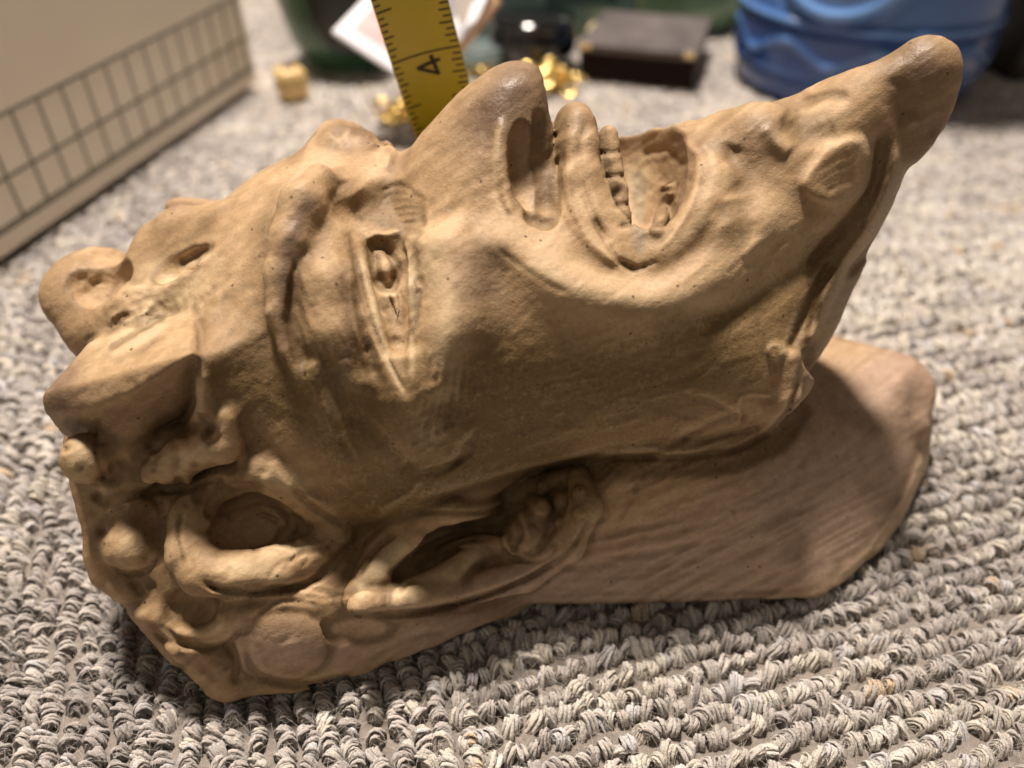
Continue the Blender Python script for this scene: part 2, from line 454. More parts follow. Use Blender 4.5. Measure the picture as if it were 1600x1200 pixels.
# ring curl round a hollow
ring = [(425, 738, -.8), (365, 742, .6), (322, 770, 1), (302, 815, 1), (298, 862, 1), (320, 892, .8), (372, 900, .6), (430, 890, .3), (480, 868, -.6), (525, 838, -2.0)]
stube(ring, [3.4, 4.4, 4.6, 4.6, 4.4, 4.6, 4.9, 4.9, 4.4, 3.4], 1.0, 1.8)
stube([(400, 735), (450, 760), (500, 800), (530, 830)], [4, 4, 3.5, 2], -1, 4)
sell(382, 826, (8.5, 4.6, 3.6), 0, 1.2, 's', toward=(440, 808))
stube([(330, 800), (350, 770), (400, 760)], [1.2, 1.5, 1.2], .4, 1.5, 's')

stube([(500, 285), (474, 325), (458, 380), (446, 430), (444, 490), (458, 545), (475, 590)], [3.2, 4.6, 4.4, 3.6, 3.0, 2.4, 1.4], .7, 3)
stube([(478, 400), (462, 450), (458, 500), (470, 560), (488, 610)], [1.0, 1.5, 1.6, 1.4, .8], .7, 1.2, 's')
stube([(522, 370), (512, 440), (522, 520), (548, 600)], [4, 5.5, 5.5, 4], -1.4, 2.5)
# eye: narrow almond slit under swept lids
stube([(590, 380), (606, 430), (618, 490), (630, 550), (640, 596)], [2.0, 3.0, 2.8, 2.0, 1.0], .5, .8, 's')
stube([(596, 396), (603, 418), (606, 438)], [2.4, 3.0, 2.4], -.7, 1.0)
stube([(616, 462), (620, 490)], [2.2, 1.8], -.7, .5)
stube([(560, 384), (565, 430), (579, 495), (604, 562), (636, 628)], [1.6, 2.1, 2.3, 2.0, 1.2], -.5, 2.0)
stube([(642, 380), (643, 450), (640, 520), (642, 590)], [1.5, 1.8, 1.7, 1.2], -.3, 2.0)
# --- ear
stube([(560, 915), (590, 860), (630, 815), (700, 790), (780, 782), (840, 760), (900, 742)], [2.6, 3.6, 3.8, 3.6, 3.6, 3.4, 2.6], .7, 1.0)
stube([(552, 935), (580, 897), (608, 862), (648, 838, -.6)], [3.2, 3.4, 3.2, 2.4], 1.7, 1.0)
stube([(560, 942), (625, 932), (690, 908), (728, 880), (765, 862, .8), (815, 858, -.8)], [3.0, 3.3, 3.6, 3.5, 3.2, 2.6], 2.1, 1.4)
stube([(620, 938), (720, 925), (820, 895), (885, 850), (915, 790), (905, 745)], [3, 3.6, 4, 4.2, 4, 3], .4, 1.0)
stube([(635, 895), (690, 865), (750, 835)], [2.4, 2.8, 2.2], 1.5, 1.5, 's')
stube([(690, 865), (740, 845), (790, 850)], [1.8, 2.2, 1.8], .2, 1.2)
sell(828, 828, (6.5, 6, 4), .4, 1.2, toward=(850, 790))
stube([(838, 780), (845, 800)], [2.2, 2.5], 1.2, 1)
for (a, b, r) in ((880, 782, 2.6), (873, 815, 1.1), (905, 770, 1.7), (905, 800, 1.5), (850, 760, 2)):
    ell(S(a, b, 0), (r, r, r), .8)
sell(560, 985, (9, 3.5, 1.6), .6, 1.2, 's', toward=(640, 985))

# --- teeth bed and the arc of the jaw edge over the neck
stube([(1236, 560), (1228, 620), (1190, 665), (1130, 690), (1060, 700), (980, 700)], [2.5, 3.4, 3.6, 3.2, 2.6, 2], -.6, 1.6)
stube([(1262, 560), (1250, 640), (1215, 690), (1150, 720), (1060, 728), (970, 730)], [1.6, 2, 2, 2, 2, 1.5], 1.0, 2.2, 's')
# rows of teeth set behind the lips
tube([W(950, 212, 161), W(955, 250, 157.5), (W(963, 295, 153)), W(973, 338, 149), W(986, 382, 145)], [2.1, 2.3, 2.2, 1.8, 1.2], .6)
tube([S(1052, 300, .2), S(1038, 330, .2), S(1026, 365, .2)], [2.0, 1.8, 1.3], .8)

# ================================================================== RELIEF: smaller forms and tool marks
M = np.zeros((RH, RW), np.float32)
# sweeping fold from the nose wing round the corner of the mouth to the chin
stroke(M, [(740, 330), (800, 385), (880, 440), (960, 468), (1040, 468), (1110, 430), (1170, 365), (1220, 290)], 52, 3.0)
stroke(M, [(870, 390), (940, 420), (1010, 432), (1070, 402), (1112, 350), (1135, 300)], 22, -1.2)
stroke(M, [(690, 330), (715, 400), (712, 480), (700, 560), (690, 640)], 42, 2.2)
stroke(M, [(640, 380), (665, 460), (668, 560), (665, 620)], 20, -.9)
blob(M, 940, 560, 150, 60, -1.2, 10)
blob(M, 860, 640, 110, 60, -.9, -15)
stroke(M, [(1080, 505), (1160, 480), (1240, 430), (1300, 350)], 26, -1.3)
# temple hollow, crow's feet
blob(M, 545, 640, 45, 80, -1.8, -20); blob(M, 572, 600, 22, 18, .8)
stroke(M, [(480, 560), (500, 620), (540, 690)], 22, 1.2)
for k in range(9):
    y = 640+k*11; stroke(M, [(632+k*5, y+22), (668+k*3, y+5), (706, y-12-k)], 4.2, -.42+.02*k)
for k in range(6):
    stroke(M, [(650+k*9, 740-k*3), (700+k*7, 735-k*5), (728+k*3, 690-k*3)], 4, -.38)
for k in range(7):
    stroke(M, [(672+k*14, 560+k*3), (668+k*13, 610+k*4), (655+k*13, 668)], 4, -.3)
# bridge wrinkles
for k in range(6):
    stroke(M, [(590+k*6, 300+k*10), (630+k*5, 292+k*11), (668, 318+k*8)], 4, -.42)
stroke(M, [(600, 215), (612, 232), (604, 262)], 9, 1.0); stroke(M, [(586, 225), (590, 262)], 8, -.9)
stroke(M, [(520, 215), (545, 195), (560, 215)], 12, -.7)
stroke(M, [(525, 290), (545, 288)], 7, -.35)
# eye lids and chipped ball
stroke(M, [(552, 392), (562, 440), (580, 505), (605, 560), (634, 618)], 4.5, -.9)
stroke(M, [(545, 420), (552, 500), (575, 580)], 7, .5)
stroke(M, [(570, 374), (600, 366), (630, 362)], 6, .5); pass
stroke(M, [(650, 425), (653, 480), (650, 520)], 3.5, -.4)
for (x, y, r, a) in ((602, 424, 9, .5), (588, 442, 6, -.5), (612, 462, 8, .7), (606, 484, 6, -.7), (622, 500, 6, .5), (618, 532, 7, -.8), (630, 440, 5, -.4)): blob(M, x, y, r, r*.8, a)
blob(M, 558, 332, 34, 26, -1.3, 20)
stroke(M, [(540, 640), (600, 690), (650, 740)], 14, -.6)
# nose: wing edge, nostril inside
stroke(M, [(785, 180), (782, 250), (788, 305), (802, 340)], 8, .9); stroke(M, [(766, 200), (762, 260), (770, 310)], 8, -.4)
# upper lip
stroke(M, [(915, 185), (905, 250), (918, 320), (955, 385)], 8, -.8); stroke(M, [(885, 250), (893, 330), (930, 385), (975, 412)], 12, .7)
stroke(M, [(925, 340), (960, 400), (1000, 425)], 5, -.7)
stroke(M, [(968, 408), (990, 420), (1012, 416)], 4, -.5)
# lower lip and mouth corner

stroke(M, [(1000, 240), (1040, 236), (1070, 262)], 7, -.4)
for (x, y, l) in ((1042, 298, 22), (1036, 330, 20), (1030, 352, 18)): stroke(M, [(x-l*.6, y), (x+l*.6, y-2)], 2.6, -.8, taper=.3)
for (x0, y0, x1) in ((934, 240, 972), (944, 277, 976), (958, 322, 984), (968, 354, 990)): stroke(M, [(x0, y0), (x1, y0-3)], 2.6, -.7, taper=.15)
blob(M, 966, 300, 8, 14, -.9, 10)
for k in range(10):
    x, y = RNG.uniform(1000, 1055), RNG.uniform(235, 290); blob(M, x, y, RNG.uniform(5, 10), RNG.uniform(4, 7), RNG.uniform(-.35, .3))
stroke(M, [(1066, 214), (1092, 250), (1086, 300), (1062, 352), (1026, 396)], 6, .5)
# chin and beard
stroke(M, [(1150, 225), (1140, 260), (1150, 310)], 20, -.7)
stroke(M, [(1195, 195), (1215, 225), (1235, 240)], 14, .6); stroke(M, [(1215, 190), (1260, 212), (1310, 205)], 20, -.8)
stroke(M, [(1245, 165), (1300, 150), (1330, 155)], 9, -.6)
poly(M, [(1290, 225), (1345, 215), (1362, 260), (1350, 300), (1310, 322), (1268, 312), (1252, 285), (1275, 250)], 1.5, 9)
for k in range(4): stroke(M, [(1262+k*8, 282+k*6), (1300+k*8, 255+k*10), (1335+k*4, 240+k*14)], 6, -.22)
stroke(M, [(1380, 195), (1370, 250), (1350, 310), (1300, 370), (1250, 430)], 15, -1.7)
stroke(M, [(1405, 215), (1395, 270), (1360, 350), (1310, 420), (1270, 500)], 11, 1.2)
stroke(M, [(1430, 250), (1400, 330), (1350, 400), (1310, 440)], 9, -1.0)
stroke(M, [(1300, 400), (1275, 450), (1245, 520), (1232, 555)], 8, -1.0); stroke(M, [(1325, 410), (1290, 480), (1262, 540)], 10, .9)
stroke(M, [(1400, 120), (1398, 160), (1415, 200)], 20, -.3); blob(M, 1425, 190, 12, 10, .8); blob(M, 1460, 200, 12, 22, -.6)
blob(M, 1213, 550, 14, 15, .9, 0, 1, True)
blob(M, 1180, 385, 12, 30, .9, 40)
for (x, y) in ((1135, 430), (1160, 420), (1200, 400)): stroke(M, [(x, y), (x+30, y-28)], 4, -.25)
# maker's corner scratch on the jaw
stroke(M, [(1156, 660), (1157, 622), (1208, 618)], 3, .5, taper=.05); stroke(M, [(1162, 664), (1163, 628), (1206, 624)], 3, -.5, taper=.05)
for k in range(9): stroke(M, [(1000+k*12, 640+k*3), (1060+k*12, 620+k*4), (1120+k*6, 625+k*4)], 4, -.28)
for k in range(26):
    x = RNG.uniform(780, 1150); y = RNG.uniform(560, 700); l = RNG.uniform(30, 90); stroke(M, [(x, y), (x+l*.5, y-l*.12-3), (x+l, y-l*.3)], RNG.uniform(3, 6), RNG.uniform(-.3, .22))
# neck: comb strokes fanning out of the jaw
for k in range(44):
    t = k/43; x0 = 880+t*120+RNG.uniform(-20, 20); y0 = 900-t*170+RNG.uniform(-8, 8); l = RNG.uniform(90, 300)
    stroke(M, [(x0, y0), (x0+l*.5, y0-l*(.05+.25*t)), (x0+l, y0-l*(.12+.42*t))], RNG.uniform(3, 6), RNG.uniform(-.5, .2), taper=.4)
for k in range(18):
    y = 905+k*2.6; x = RNG.uniform(760, 1100); stroke(M, [(x, y+6), (x+150, y), (x+300, y-6)], 3.5, RNG.uniform(-.35, .2), taper=.4)
for k in range(16):
    t = k/15; stroke(M, [(1310+t*110, 930-t*150), (1350+t*90, 890-t*140)], 3, -.2)
stroke(M, [(1300, 905), (1370, 850), (1420, 770), (1450, 690)], 9, .7)
# cheek to ear: strands
for k in range(20):
    t = k/19; stroke(M, [(900+t*60, 740+t*90), (950+t*50, 715+t*40), (1040-t*20, 705+t*10)], 3.6, -.7+.45*RNG.random(), taper=.3)
stroke(M, [(640, 790), (720, 770), (800, 745), (870, 730), (960, 705)], 8, -.7)
stroke(M, [(590, 800), (640, 770), (660, 745)], 7, .8)
stroke(M, [(600, 905), (640, 870), (700, 840), (760, 830)], 5, -.8)
stroke(M, [(650, 885), (700, 858), (780, 850)], 4, .7); stroke(M, [(640, 870), (720, 835), (790, 830)], 3, -.5)
stroke(M, [(625, 930), (635, 915), (650, 910)], 3, -.5)
stroke(M, [(604, 370), (612, 450), (630, 560)], 34, -1.5)
stroke(M, [(520, 958), (580, 960), (700, 945), (820, 905), (890, 855)], 5, -.9)
stroke(M, [(800, 800), (815, 830), (800, 865)], 6, -.8); blob(M, 835, 820, 12, 8, -.8, 40); blob(M, 815, 840, 9, 6, -.6)
for k in range(22): blob(M, RNG.uniform(790, 880), RNG.uniform(780, 870), RNG.uniform(4, 9), RNG.uniform(3, 6), RNG.uniform(-.5, .4))
# brow / horn seams
stroke(M, [(168, 548), (205, 525), (262, 492)], 6, -.7); stroke(M, [(165, 560), (215, 535), (262, 507)], 6, .5)
stroke(M, [(280, 412), (310, 395), (330, 388)], 7, -1.0)
for k in range(22):
    t = RNG.random(); x = 130+t*200; y = 545-t*125+RNG.uniform(-28, 8); stroke(M, [(x, y), (x+RNG.uniform(15, 40), y-RNG.uniform(8, 22))], RNG.uniform(2.5, 5), RNG.uniform(-.6, .4), taper=.3)
for k in range(40):
    x, y = 160+RNG.normal(0, 18), 440+RNG.normal(0, 10); blob(M, x, y, RNG.uniform(4, 8), RNG.uniform(3, 6), RNG.uniform(-.3, .25))
# wreath details
for (x, y, r, a) in ((104, 702, 4, -.9), (126, 730, 4, -.9), (153, 775, 8, -1.2), (160, 830, 7, -1), (243, 782, 9, -.9), (330, 672, 8, -1), (343, 752, 6, -.6), (412, 738, 6, -.5), (240, 735, 4, -.7)):
    blob(M, x, y, r, r, a)
for (pts, w, a) in (([(395, 765), (440, 800), (455, 830)], 4, -.5), ([(415, 905), (440, 880), (470, 872)], 4, -.4), ([(440, 895), (465, 868), (500, 858)], 3.5, -.45), ([(470, 890), (490, 862), (520, 850)], 3.5, -.4), ([(300, 830), (330, 835)], 5, -.25), ([(350, 915), (360, 885)], 5, -.25), ([(430, 800), (470, 815), (455, 850)], 4, -.45), ([(400, 800), (440, 820), (430, 850)], 4, -.5), ([(455, 760), (500, 800), (540, 820)], 6, -.5),
    ([(310, 900), (340, 920), (400, 915), (470, 915), (520, 880)], 6, -.9), ([(330, 935), (420, 925), (500, 915)], 5, -.45), ([(345, 945), (430, 940), (510, 930)], 5, -.35),
    ([(470, 920), (510, 925), (530, 935)], 3.5, -.7), ([(400, 965), (440, 940), (500, 945)], 3.5, -.6), ([(380, 1000), (400, 1050), (470, 1070), (560, 1050)], 6, -.8),
    ([(350, 1000), (370, 1030), (365, 1070)], 8, -.9), ([(560, 1040), (640, 1000), (700, 985)], 5, -.3), ([(245, 990), (300, 1040)], 6, -.6),
    ([(150, 790), (200, 770), (300, 760)], 12, -.9), ([(205, 905), (225, 930)], 6, -.6), ([(420, 720), (460, 770), (520, 790)], 8, .5)):
    stroke(M, pts, w, a)
for k in range(46):
    x, y = RNG.uniform(140, 330), RNG.uniform(675, 800); blob(M, x, y, RNG.uniform(4, 12), RNG.uniform(3, 8), RNG.uniform(-.75, .4), RNG.uniform(0, 180))
for k in range(60):
    x, y = RNG.uniform(180, 620), RNG.uniform(880, 1060); blob(M, x, y, RNG.uniform(6, 22), RNG.uniform(4, 12), RNG.uniform(-.35, .35), RNG.uniform(-40, 20))
for k in range(40):
    x, y = RNG.uniform(300, 560), RNG.uniform(720, 900); l = RNG.uniform(12, 50); q = math.radians(20+RNG.normal(0, 35)); stroke(M, [(x, y), (x+l*math.cos(q), y+l*math.sin(q))], RNG.uniform(2.4, 5), RNG.uniform(-.45, .25), taper=.4)
# crisp cracks and pressed seams between the applied pieces
for (pts, w, a) in (([(298, 900), (345, 922), (420, 924), (500, 905), (535, 870)], 3.2, -.9), ([(545, 960), (620, 962), (740, 938), (860, 885), (912, 830), (930, 770)], 3, -.8), ([(236, 742), (262, 768), (330, 752), (352, 735)], 3.2, -.8),
    ([(285, 790), (278, 840), (290, 890)], 3.2, -.8), ([(160, 640), (150, 700), (168, 760)], 3, -.5), ([(170, 790), (240, 770), (275, 775)], 4, -.7), ([(168, 875), (200, 898), (240, 885), (262, 850)], 3, -.7),
    ([(228, 965), (260, 1000), (330, 1012), (385, 985)], 3.2, -.8), ([(430, 915), (500, 935), (560, 925)], 3, -.5),
    ([(1250, 545), (1246, 600), (1222, 655), (1160, 700), (1060, 716), (960, 716), (900, 742)], 3.6, -.9), ([(640, 800), (690, 800), (760, 800), (820, 775)], 3, -.7), ([(672, 828), (720, 822), (785, 820)], 3.2, -.9),
    ([(560, 905), (590, 860), (625, 830)], 3, -.6), ([(655, 882), (700, 862), (750, 852)], 3, -.6), ([(785, 800), (782, 840), (800, 872), (850, 875), (880, 840)], 3, -.7), ([(770, 385), (850, 440), (900, 462)], 5, -.3),
    ([(1262, 545), (1275, 470), (1310, 410)], 3.4, -.6), ([(1000, 418), (1030, 408)], 3, -.5), ([(880, 230), (882, 310), (910, 370)], 4, -.4), ([(870, 240), (872, 330), (862, 356)], 4, -.7),
    ([(466, 395), (454, 450), (456, 520), (474, 590)], 4, -.5), ([(500, 600), (530, 680), (560, 730)], 5, -.45), ([(700, 600), (706, 640), (690, 680)], 5, -.4)):
    stroke(M, pts, w, a, taper=.2)
for k in range(60):
    x, y = RNG.uniform(560, 780), RNG.uniform(560, 760); l = RNG.uniform(18, 60); q = math.radians(-50+RNG.normal(0, 22)); stroke(M, [(x, y), (x+l*.5*math.cos(q)+3, y+l*.5*math.sin(q)), (x+l*math.cos(q), y+l*math.sin(q))], RNG.uniform(2.2, 4), RNG.uniform(-.32, .2), taper=.4)
for k in range(90):
    x, y = RNG.uniform(250, 1300), RNG.uniform(300, 980); l = RNG.uniform(10, 45); q = math.radians(-25+RNG.normal(0, 40)); stroke(M, [(x, y), (x+l*math.cos(q), y+l*math.sin(q))], RNG.uniform(2, 3.4), RNG.uniform(-.28, .1), taper=.4)
for k in range(90):
    x, y = RNG.uniform(110, 1300), RNG.uniform(250, 1040); r = RNG.uniform(2, 3.6); blob(M, x, y, r, r*.8, -RNG.uniform(.2, .6))
xs = _xx/1600*22; ys = _yy/1200*16.5
M += (fbm(xs, ys, 3, 4)-.5)*.9*np.clip(1-np.abs(_xx-400)/700, .25, 1)          # thumbed, uneven clay
M += (fbm(xs*5, ys*5, 31, 3)-.5)*.22
rough = np.zeros_like(M)
for (x, y, rx, ry, a) in ((250, 480, 120, 40, 1), (160, 440, 60, 50, 1), (480, 830, 70, 60, .8), (300, 700, 80, 40, .4), (650, 400, 50, 90, .5), (1010, 300, 50, 70, .8), (680, 690, 60, 50, .8), (620, 930, 110, 50, .5), (840, 820, 60, 60, .7), (450, 560, 200, 120, .25)):
    blob(rough, x, y, rx, ry, a, -15)
M += (fbm(_xx/9, _yy/9, 77, 3)-.5)*.9*np.clip(rough, 0, 1)
def streaks(ang, sx, sy, seed): 
    c, s_ = math.cos(math.radians(ang)), math.sin(math.radians(ang)); return fbm((_xx*c+_yy*s_)/sx+40, (-_xx*s_+_yy*c)/sy+40, seed, 3)-.5
wn = np.zeros_like(M); blob(wn, 1150, 860, 300, 110, 1, -18); wc = np.zeros_like(M); blob(wc, 900, 620, 280, 110, 1, -10); wf = np.zeros_like(M); blob(wf, 520, 560, 90, 200, 1, -10)
ST = streaks(-28, 70, 5, 101)*np.clip(wn, 0, 1)+streaks(-17, 50, 5, 105)*np.clip(wc, 0, 1)*.8+streaks(68, 50, 5, 109)*np.clip(wf, 0, 1)*.7+streaks(-38, 40, 6, 113)*np.clip(1-wn-wc-wf, 0, 1)*.35
M += ST*.62
ZB = apply_relief(M)
sl = _box((-200, 0, -10), (200, 400, .6)); D[sl] = np.maximum(D[sl], .25-GZ[sl[2]][None, None, :])

# ================================================================== MESH, PATINA AND PARTS
V, F = extract()
N = grad(V)
px, py, fd = project(V)
# fine pores and scratches straight on the vertices
def paint(): return np.zeros((RH, RW), np.float32)
olive, pink, tip, cream, crease_shade, grey = paint(), paint(), paint(), paint(), paint(), paint()
for a in ((920, 600, 230, 110, .95, -8), (760, 620, 120, 110, .9, 0), (560, 650, 90, 90, .8, 0), (430, 600, 90, 60, .55, 20), (1130, 560, 130, 70, .6, -30), (700, 760, 200, 50, .7, -10),
          (1000, 720, 160, 30, .8, -8), (600, 310, 60, 30, .5, 0), (1250, 460, 60, 90, .45, 25), (880, 780, 60, 60, .7, 0), (330, 920, 110, 40, .4, 10), (560, 780, 70, 40, .5, 0), (1180, 690, 60, 30, .8, -20), (560, 480, 22, 120, .35, -8), (420, 610, 90, 70, .8, 10), (520, 610, 60, 100, .7, -15), (300, 770, 80, 40, .4, -20), (650, 770, 80, 40, .7, -20), (1290, 420, 40, 120, .5, 30), (330, 590, 30, 50, .6, 0), (470, 1060, 120, 20, .6, 0)):
    blob(olive, *a)
stroke(olive, [(1010, 520), (1120, 500), (1220, 450)], 26, .6); stroke(olive, [(715, 330), (760, 390), (860, 460)], 16, .35)
for a in ((1180, 850, 300, 90, 1.0, -12), (1330, 760, 160, 160, 1.0, 0), (900, 930, 300, 60, 1.0, 0), (640, 1000, 160, 40, .8, -10), (440, 1010, 90, 50, .8, 0), (1400, 600, 90, 70, 1.0, 0), (740, 420, 55, 70, .55, 0), (830, 750, 60, 22, .6, -20)):
    blob(pink, *a)
for a in ((820, 130, 60, 60, .9, 40), (760, 180, 60, 36, .55, -45), (1440, 95, 50, 50, .9, 0), (1460, 190, 36, 70, .5, 0), (905, 185, 26, 26, .5, 0), (92, 620, 44, 40, .9, 0), (110, 580, 50, 18, .6, -40),
          (1195, 200, 28, 22, .6, 0), (1100, 225, 30, 22, .4, 0), (560, 200, 50, 24, .5, 0), (105, 430, 26, 40, .4, 0), (275, 322, 26, 14, .5, 0), (1390, 300, 60, 40, .3, -60), (835, 825, 36, 26, .6, -30), (245, 350, 24, 16, .3, 0), (770, 190, 80, 60, .45, -50), (1400, 250, 60, 130, .45, 20), (1340, 450, 40, 80, .4, 30), (570, 220, 60, 30, .4, 0), (1190, 220, 50, 40, .3, 0)):
    blob(tip, *a)
stroke(tip, [(500, 288), (468, 345), (448, 405), (442, 470), (460, 560)], 18, 1.0); stroke(tip, [(535, 400), (548, 480), (545, 560), (520, 620)], 20, .6)
stroke(tip, [(840, 180), (835, 260), (845, 330)], 24, .5); stroke(tip, [(150, 560), (220, 520), (270, 490)], 12, .45)
poly(tip, [(95, 672), (190, 632), (295, 560), (300, 615), (270, 652), (180, 700), (110, 690)], .45, 10)  # shade on the horn's front face, painted in as darker colour
for a in ((230, 500, 110, 26, .8, -35), (250, 430, 70, 30, .6, -20), (460, 850, 60, 22, .9, -15), (380, 890, 60, 16, .9, 8), (290, 715, 60, 16, .8, -20), (440, 745, 60, 20, .6, 10), (128, 722, 26, 34, .9, 0), (205, 850, 26, 26, .7, 0), (312, 610, 9, 50, .8, 5),
          (600, 450, 36, 60, .5, 0), (660, 400, 40, 60, .8, 0), (700, 520, 20, 90, .55, 5), (665, 680, 30, 40, .55, 20), (1000, 275, 46, 50, .6, 0), (1040, 470, 130, 16, .5, 0), (860, 430, 70, 14, .55, 28), (1160, 390, 50, 30, .35, -45), (330, 980, 30, 14, .7, -30), (1290, 190, 60, 20, .4, -20), (300, 470, 140, 60, .25, -20)):
    blob(cream, *a)
stroke(cream, [(556, 940), (585, 895), (640, 845)], 18, 1.2); stroke(cream, [(600, 938), (680, 908), (730, 876), (765, 855)], 17, 1.1)
stroke(cream, [(562, 388), (580, 460), (600, 540), (636, 625)], 5, .9); stroke(cream, [(640, 385), (646, 470), (642, 600)], 6, .8); stroke(cream, [(505, 600), (530, 660)], 14, .4)
stroke(cream, [(1300, 915), (1370, 855), (1430, 770), (1455, 690)], 12, .4); stroke(cream, [(778, 190), (774, 300), (800, 350)], 6, .6); stroke(cream, [(1090, 215), (1115, 260), (1090, 350), (1030, 395)], 8, .4)
for pts, w, a in (([(470, 400), (456, 450), (455, 510), (475, 600)], 9, .8), ([(545, 420), (562, 500), (590, 585), (628, 660)], 7, .6), ([(800, 210), (805, 330)], 10, .5), ([(845, 200), (855, 320)], 10, .5),
    ([(120, 690), (220, 690), (300, 655)], 14, .7), ([(520, 958), (600, 962), (760, 930), (890, 855), (925, 780)], 4, .8), ([(640, 895), (700, 855), (780, 835)], 10, .6), ([(310, 905), (400, 922), (520, 880)], 5, .8),
    ([(350, 720), (240, 770), (160, 770)], 12, .5), ([(640, 790), (720, 772), (860, 725), (1000, 700), (1150, 700), (1225, 650), (1245, 560)], 5, .8), ([(330, 668), (322, 688)], 9, .9), ([(300, 960), (260, 985), (340, 1070)], 10, .5),
    ([(1380, 195), (1350, 310), (1250, 430)], 14, .4), ([(250, 985), (345, 1015), (390, 1060)], 8, .4), ([(590, 300), (660, 325)], 12, .4), ([(1040, 298), (1020, 370)], 8, .3), ([(790, 790), (800, 860)], 6, .6)):
    stroke(crease_shade, pts, w, a)  # shade of grooves, nostrils and undercuts painted into the colour
blob(crease_shade, 1030, 320, 22, 60, .55, 12); blob(crease_shade, 1030, 250, 30, 18, .4)  # darkness inside the mouth painted in
poly(grey, [(985, 270), (1000, 262), (1012, 300), (1006, 390), (990, 380)], .9, 8)
for a in ((960, 300, 10, 20, .9, 15), (860, 300, 12, 40, .5, 0), (560, 335, 20, 18, .3, 0)): blob(crease_shade, *a)
zv = ZB[np.clip((py/4).astype(int), 0, 299), np.clip((px/4).astype(int), 0, 399)]
seen = np.clip((zv+9-fd)/3, 0, 1)*((px > 0) & (px < 1600) & (py > 0) & (py < 1200))
def onv(Mp): return np.clip(lookup(Mp, px, py), 0, 1.2)*seen
att = dict(streak=np.clip(lookup(ST+.5, px, py), 0, 1)*seen+.5*(1-seen), olive=onv(olive), pink=np.maximum(onv(pink), (1-seen)*.4), tipwear_shade=onv(tip), cream=onv(cream), crease_shade=onv(crease_shade), grey=onv(grey))
# darker in the hollows of the relief, paler on its crests, by curvature
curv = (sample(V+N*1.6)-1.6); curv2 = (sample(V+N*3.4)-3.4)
att['hollow'] = np.clip(-curv*1.6-curv2*.35, 0, 1); att['crest'] = np.clip(curv*2.0+curv2*.25+.05, 0, 1)

